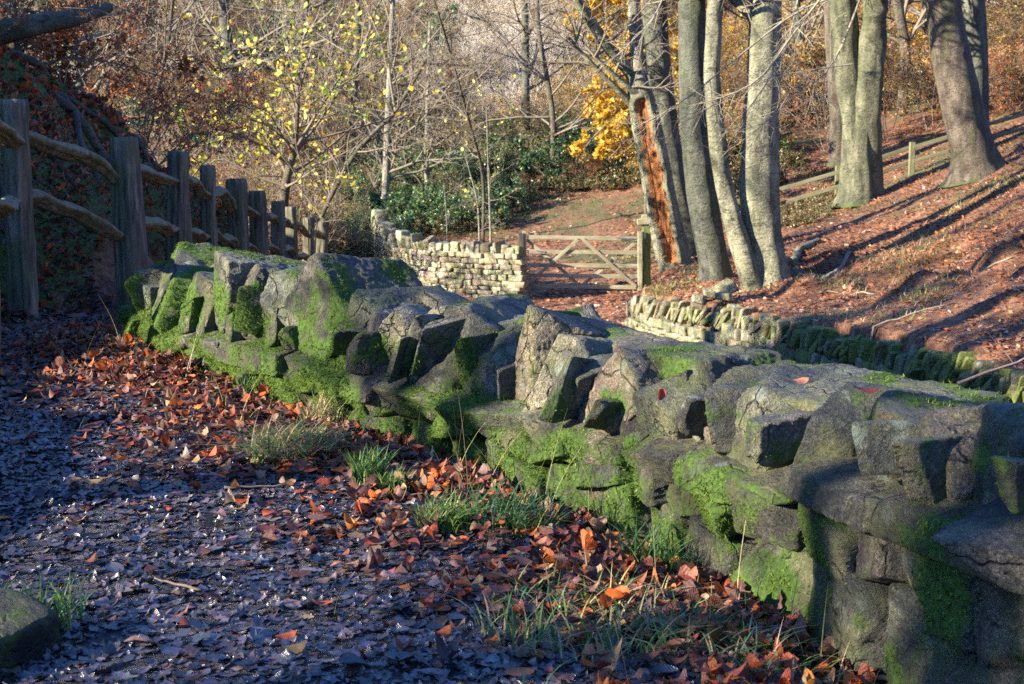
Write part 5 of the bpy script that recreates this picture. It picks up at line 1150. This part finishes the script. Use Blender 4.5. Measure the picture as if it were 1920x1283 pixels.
def k_path(x, y):
    return in_view(x, y) & (wdist(x, y) < -.02) & (fbm(np.stack([x * 3.2, y * 4.5, 0 * x], -1), 61, 3) + rl_.normal(0, .12, len(x)) > -.62)
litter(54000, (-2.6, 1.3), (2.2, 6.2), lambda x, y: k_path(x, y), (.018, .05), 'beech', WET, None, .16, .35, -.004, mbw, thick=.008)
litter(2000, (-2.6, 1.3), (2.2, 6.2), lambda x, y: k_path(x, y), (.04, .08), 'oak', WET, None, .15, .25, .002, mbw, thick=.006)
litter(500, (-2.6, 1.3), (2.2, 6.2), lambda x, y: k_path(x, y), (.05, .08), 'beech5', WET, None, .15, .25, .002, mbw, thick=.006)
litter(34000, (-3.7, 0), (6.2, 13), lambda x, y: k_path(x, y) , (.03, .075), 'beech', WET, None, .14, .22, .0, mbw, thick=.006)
# red and orange leaves: dense by the wall foot, thinning across the path
def k_red(fall, base=.0, pw=1):
    def f(x, y):
        d = -wdist(x, y); c = .5 + 1.1 * fbm(np.stack([x * 2.2, y * 2.2, 0 * x], -1), 12, 3)
        pr = np.exp(-(np.maximum(d - .1, 0) / fall) ** pw) * np.clip(c + .25, .35, 1.4) + base
        return in_view(x, y) & (d > -.04) & (rl_.random(len(x)) < pr)
    return f
litter(44000, (-2.9, 1.3), (2.2, 8.8), k_red(.5, .0, 2), (.025, .072), 'beech5', RED, None, .2, .62, .012, mbr, thick=.04, var=.28)
litter(5200, (-2.9, 1.3), (2.2, 8.8), k_red(.34), (.05, .09), 'oak', RED + [(.4, .26, .15), (.3, .2, .17)], None, .35, .5, .02, mbr, thick=.04, var=.28)
litter(1200, (-2.9, 1.3), (2.2, 8.8), k_red(.3), (.05, .08), 'maple', RED + [(.4, .26, .15)], None, .4, .6, .02, mbr, thick=.04, var=.28)
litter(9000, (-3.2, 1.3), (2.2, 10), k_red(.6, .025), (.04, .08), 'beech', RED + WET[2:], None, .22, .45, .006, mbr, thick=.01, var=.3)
# drift under the fence, bank leaves
litter(5200, (-4.0, -2.8), (7.5, 24), lambda x, y: rl_.random(len(x)) < np.exp(-(np.maximum(x + 3.25, 0) / .22) ** 2), (.06, .11), 'beech', RED, None, .35, .4, .01, mbr, thick=.03, var=.3)
litter(17000, (-8, -3.2), (6, 22), lambda x, y: (fbm(np.stack([x * 1.3, y * 1.3, 0 * x], -1), 31, 3) > -.12 + .3 * (x > -3.9)) & in_view(x, y, 1.), (.06, .11), 'beech', RED[3:8] * 2 + RED, None, .4, .35, .005, mbr, thick=.03, var=.35)
litter(3500, (-4.1, -3.25), (7, 20), lambda x, y: fbm(np.stack([x * 1.5, y * 1.5, 0 * x], -1), 31, 3) > -.1, (.06, .11), 'beech', RED, None, .4, .35, .005, mbr, thick=.03, var=.35)
litter(9000, (-6.5, -2.2), (1, 7.5), lambda x, y: fbm(np.stack([x, y, 0 * x], -1), 19, 3) > -.2, (.06, .1), 'beech', RED[3:8], None, .35, .3, .004, mbr, thick=.02, var=.3)
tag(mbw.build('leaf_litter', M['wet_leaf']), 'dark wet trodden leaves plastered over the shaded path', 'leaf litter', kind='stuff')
tag(mbr.build('leaf_litter', M['leaf']), 'curled red and orange fallen leaves drifted along the wall foot and bank', 'leaf litter', kind='stuff')
# slope and field
SLP = [(.52, .2, .09), (.55, .28, .16), (.36, .17, .11), (.68, .46, .32), (.24, .12, .09), (.62, .24, .08)]
mbs = MB()
def k_slope(x, y):
    return (-line_dist(RWX, x, y)[0] > .15) & in_view(x, y, 1.) & (rl_.random(len(x)) < .55 + .6 * fbm(np.stack([x * .9, y * .9, 0 * x], -1), 14, 3))
litter(80000, (2, 12), (11, 25), k_slope, (.05, .1), 'dia', SLP, None, .35, .2, .006, mbs, thick=.02, var=.3)
litter(60000, (2.6, 16), (24, 42), k_slope, (.07, .13), 'dia', SLP, None, .35, .2, .006, mbs, thick=.02, var=.3)
litter(40000, (-8, 8), (24, 42), lambda x, y: (-line_dist(RWX, x, y)[0] <= .2) & (y > 23) & (rl_.random(len(x)) < .5 + .9 * fbm(np.stack([x * .5, y * .5, 0 * x], -1), 15, 3) + (y < 33) * .25), (.07, .13), 'dia', SLP, None, .35, .2, .006, mbs, thick=.02, var=.3)
litter(9000, (-26, 30), (42, 80), lambda x, y: x > -100, (.14, .26), 'dia', SLP, None, .4, .2, .01, mbs, thick=.05, var=.3)
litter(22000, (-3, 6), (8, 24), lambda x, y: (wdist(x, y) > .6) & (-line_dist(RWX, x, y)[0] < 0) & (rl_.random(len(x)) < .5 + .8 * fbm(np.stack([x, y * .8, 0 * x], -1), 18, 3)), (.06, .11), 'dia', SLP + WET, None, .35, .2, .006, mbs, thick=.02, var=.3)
tag(mbs.build('leaf_litter', M['leaf']), 'russet beech leaves carpeting the sunlit slope and the field beyond the gate', 'leaf litter', kind='stuff')
# ------------------------------------------------------------------ grass
def blades(mb, pos, L, w_, lean, rng, cols, droop=.5, n=4):
    K = len(pos); a = rng.uniform(0, 6.28, K); L = np.broadcast_to(L, (K,)); d = np.stack([np.cos(a), np.sin(a), 0 * a], 1)
    side = np.stack([-np.sin(a), np.cos(a), 0 * a], 1); t = np.linspace(0, 1, n)[None, :, None]
    up = np.array([0, 0, 1.])[None, None]
    lean = np.broadcast_to(lean, (K,))[:, None, None]; Lx = L[:, None, None]
    c = pos[:, None] + up * Lx * (t - droop * t ** 2 * lean) + d[:, None] * Lx * lean * t ** 1.5
    ww = np.broadcast_to(w_, (K,))[:, None, None] * (1 - t ** 2 * .95)
    v = np.stack([c - side[:, None] * ww, c + side[:, None] * ww], 2)      # K,n,2,3
    f = []
    for i in range(n - 1): f.append((i * 2, i * 2 + 1, i * 2 + 3, i * 2 + 2))
    f = (np.array(f)[None] + (np.arange(K) * n * 2)[:, None, None]).reshape(-1, 4)
    mb.add(v.reshape(-1, 3), f, col=np.repeat(cols, n * 2, 0))
GRN = [(.06, .15, .04), (.1, .22, .05), (.05, .13, .07), (.2, .28, .06)]
STR = [(.5, .42, .2), (.4, .34, .18), (.3, .33, .12), (.45, .3, .2)]
def tuft(label, px, py, n, L, rad, pal, lean, seed, w_=.0026, up=.015):
    n = int(n * 2.4); L = L * 1.25; rad *= 1.25
    rng = np.random.default_rng(seed); d = ray(px, py); 
    t = (0.03 + up - CAMZ) / d[2]; x, y = d[0] * t, d[1] * t
    for _ in range(6):
        z = gz(x, y) + up; t = (z - CAMZ) / d[2]; x, y = d[0] * t, d[1] * t
    a = rng.uniform(0, 6.28, n); r = rad * np.sqrt(rng.random(n)); X = x + np.cos(a) * r; Y = y + np.sin(a) * r
    Z = ground_z(X, Y) + up - .005; mb = MB()
    blades(mb, np.stack([X, Y, Z], 1), rng.uniform(L * .4, L, n), w_, rng.uniform(lean * .4, lean, n), rng, pick(rng, pal, n, None, .25), n=6)
    return tag(mb.build('grass_tuft', M['grass'], None, loc=(x, y, z)), label, 'grass tuft')
tuft('straw coloured flopping grass tuft among red leaves left of the big drift', 545, 850, 260, .17, .13, STR + GRN[1:2] * 2, 1.5, 1)
tuft('teal green upright tuft by the orange leaf drift', 690, 900, 90, .13, .045, GRN, .7, 2)
tuft('small round green tuft just right of the teal tuft', 742, 915, 90, .08, .05, GRN, .8, 3)
tuft('bright yellow green tuft standing before the leaf drift', 835, 985, 130, .11, .07, GRN[3:] + GRN[:2] + STR[2:3], 1., 4)
tuft('long green blades rising against the wall face beside upright leaf', 1085, 935, 70, .2, .07, GRN, .6, 5, .0026)
tuft('loose green blades crossing the leaves below the wall', 960, 985, 80, .18, .12, GRN, 1.2, 6)
tuft('wide tangle of green and straw grass at the wall foot', 1120, 1165, 200, .1, .24, GRN + STR, 1.2, 7)
tuft('dim grass tangle low in the corner by the wall base', 1370, 1225, 150, .1, .18, GRN + STR[:2], 1.2, 8)
tuft('thin teal grass tuft against the far mossy wall foot', 490, 740, 110, .14, .07, GRN, .8, 9)
tuft('sparse green blades leaning on the wall below the ledge', 1230, 1070, 60, .17, .08, GRN, .9, 10)
tuft('dry pale grass below the hanging moss', 610, 800, 90, .18, .08, STR, 1., 11)
tuft('dark grass blades around the shaded boulder', 60, 1175, 70, .12, .1, GRN, .8, 12)
# thin stalks everywhere on the verge, grass on slope tops and in the field
mg = MB(); n = 12000; x = rl_.uniform(-2.4, 1.2, n); y = rl_.uniform(2.3, 8.3, n); dd = -wdist(x, y)
k = (dd > -.03) & (rl_.random(n) < np.exp(-np.maximum(dd, 0) / .22) * np.clip(.6 + 1.6 * fbm(np.stack([x * 2, y * 2, 0 * x], -1), 44, 2), .05, 1)); x, y = x[k], y[k]; n = len(x)
blades(mg, np.stack([x, y, ground_z(x, y)], 1), rl_.uniform(.06, .16, n), .0016, rl_.uniform(.2, 1.3, n), rl_, pick(rl_, GRN + STR, n), n=5)
n = 60; k = rl_.choice(len(x), n); blades(mg, np.stack([x[k], y[k], ground_z(x[k], y[k])], 1), rl_.uniform(.25, .42, n), .0011, rl_.uniform(.2, .8, n), rl_, pick(rl_, STR, n), n=7, droop=.3)
# slope clumps
cen = [(1590, 480, 21), (1545, 505, 21.5), (1730, 450, 21.5), (1700, 470, 21), (1650, 430, 22), (1760, 410, 22.5), (1330, 470, 25.2), (1310, 490, 25), (1290, 520, 23.8), (1860, 300, 26), (1900, 330, 25), (1700, 400, 24), (1800, 360, 25), (1230, 560, 23.5), (1215, 600, 23.2), (1560, 560, 18.5), (1740, 520, 18), (1680, 560, 17)]
for (px, py, D) in cen:
    c = P(px, py, D); q = 420; q = 200; X = c[0] + rl_.normal(0, .22, q); Y = c[1] + rl_.normal(0, .3, q)
    blades(mg, np.stack([X, Y, ground_z(X, Y) - .01], 1), rl_.uniform(.08, .2, q), .006, rl_.uniform(.4, 1.4, q), rl_, pick(rl_, STR + GRN[3:] + [(.25, .3, .08)], q), n=3)
n = 14000; X = rl_.uniform(-7, 8, n); Y = rl_.uniform(31, 41.5, n); k = fbm(np.stack([X * .6, Y * .5, 0 * X], -1), 24, 3) > .02; X, Y = X[k], Y[k]; n = len(X)
blades(mg, np.stack([X, Y, ground_z(X, Y) - .01], 1), rl_.uniform(.06, .16, n), .008, rl_.uniform(.3, 1.2, n), rl_, pick(rl_, [(.2, .24, .07), (.3, .3, .1), (.12, .17, .05), (.4, .34, .16)], n), n=3)
n = 16000; X = rl_.uniform(-4.2, -3.22, n); Y = rl_.uniform(7, 20, n); k = fbm(np.stack([X * 1.5, Y * 1.2, 0 * X], -1), 47, 3) > -.1; X, Y = X[k], Y[k]; n = len(X)
blades(mg, np.stack([X, Y, ground_z(X, Y) - .005], 1), rl_.uniform(.02, .07, n), .004, rl_.uniform(.6, 1.6, n), rl_, pick(rl_, [(.05, .12, .02), (.09, .17, .03), (.04, .09, .02), (.14, .2, .05)], n), n=3)
tag(mg.build('grass', M['grass']), 'thin green and straw grass scattered over verge, slope and field', 'grass', kind='stuff')
# ------------------------------------------------------------------ single leaves on the stones
def one_leaf(label, px, py, D, size, col, kind='beech', tilt=.15, yaw=.4, zoff=0, curl=.3):
    c = P(px, py, D); mb = MB(); add_leaves(mb, c[None] + [[0, 0, zoff]], size, np.array([yaw]), np.array([tilt]), np.array([.5]), np.array([col]), kind, curl=np.array([curl]), rng=np.random.default_rng(int(px)))
    return tag(mb.build('fallen_leaf', M['leaf'], None, loc=tuple(c)), label, 'leaf')
one_leaf('single pale orange leaf lying on top of the coping near the wall end', 1495, 714, 3.75, .065, (.62, .25, .12), 'beech5', .15, .3, .0)
one_leaf('dark red leaf resting in moss on the flat coping top', 1622, 730, 3.6, .07, (.3, .06, .03), 'beech5', .2, 2.9, .0)
one_leaf('small crimson leaf stuck upright on a coping stone', 1238, 740, 4.2, .04, (.5, .05, .03), 'beech5', 1.2, 1.4, .0)
print('objects', len(C.objects))
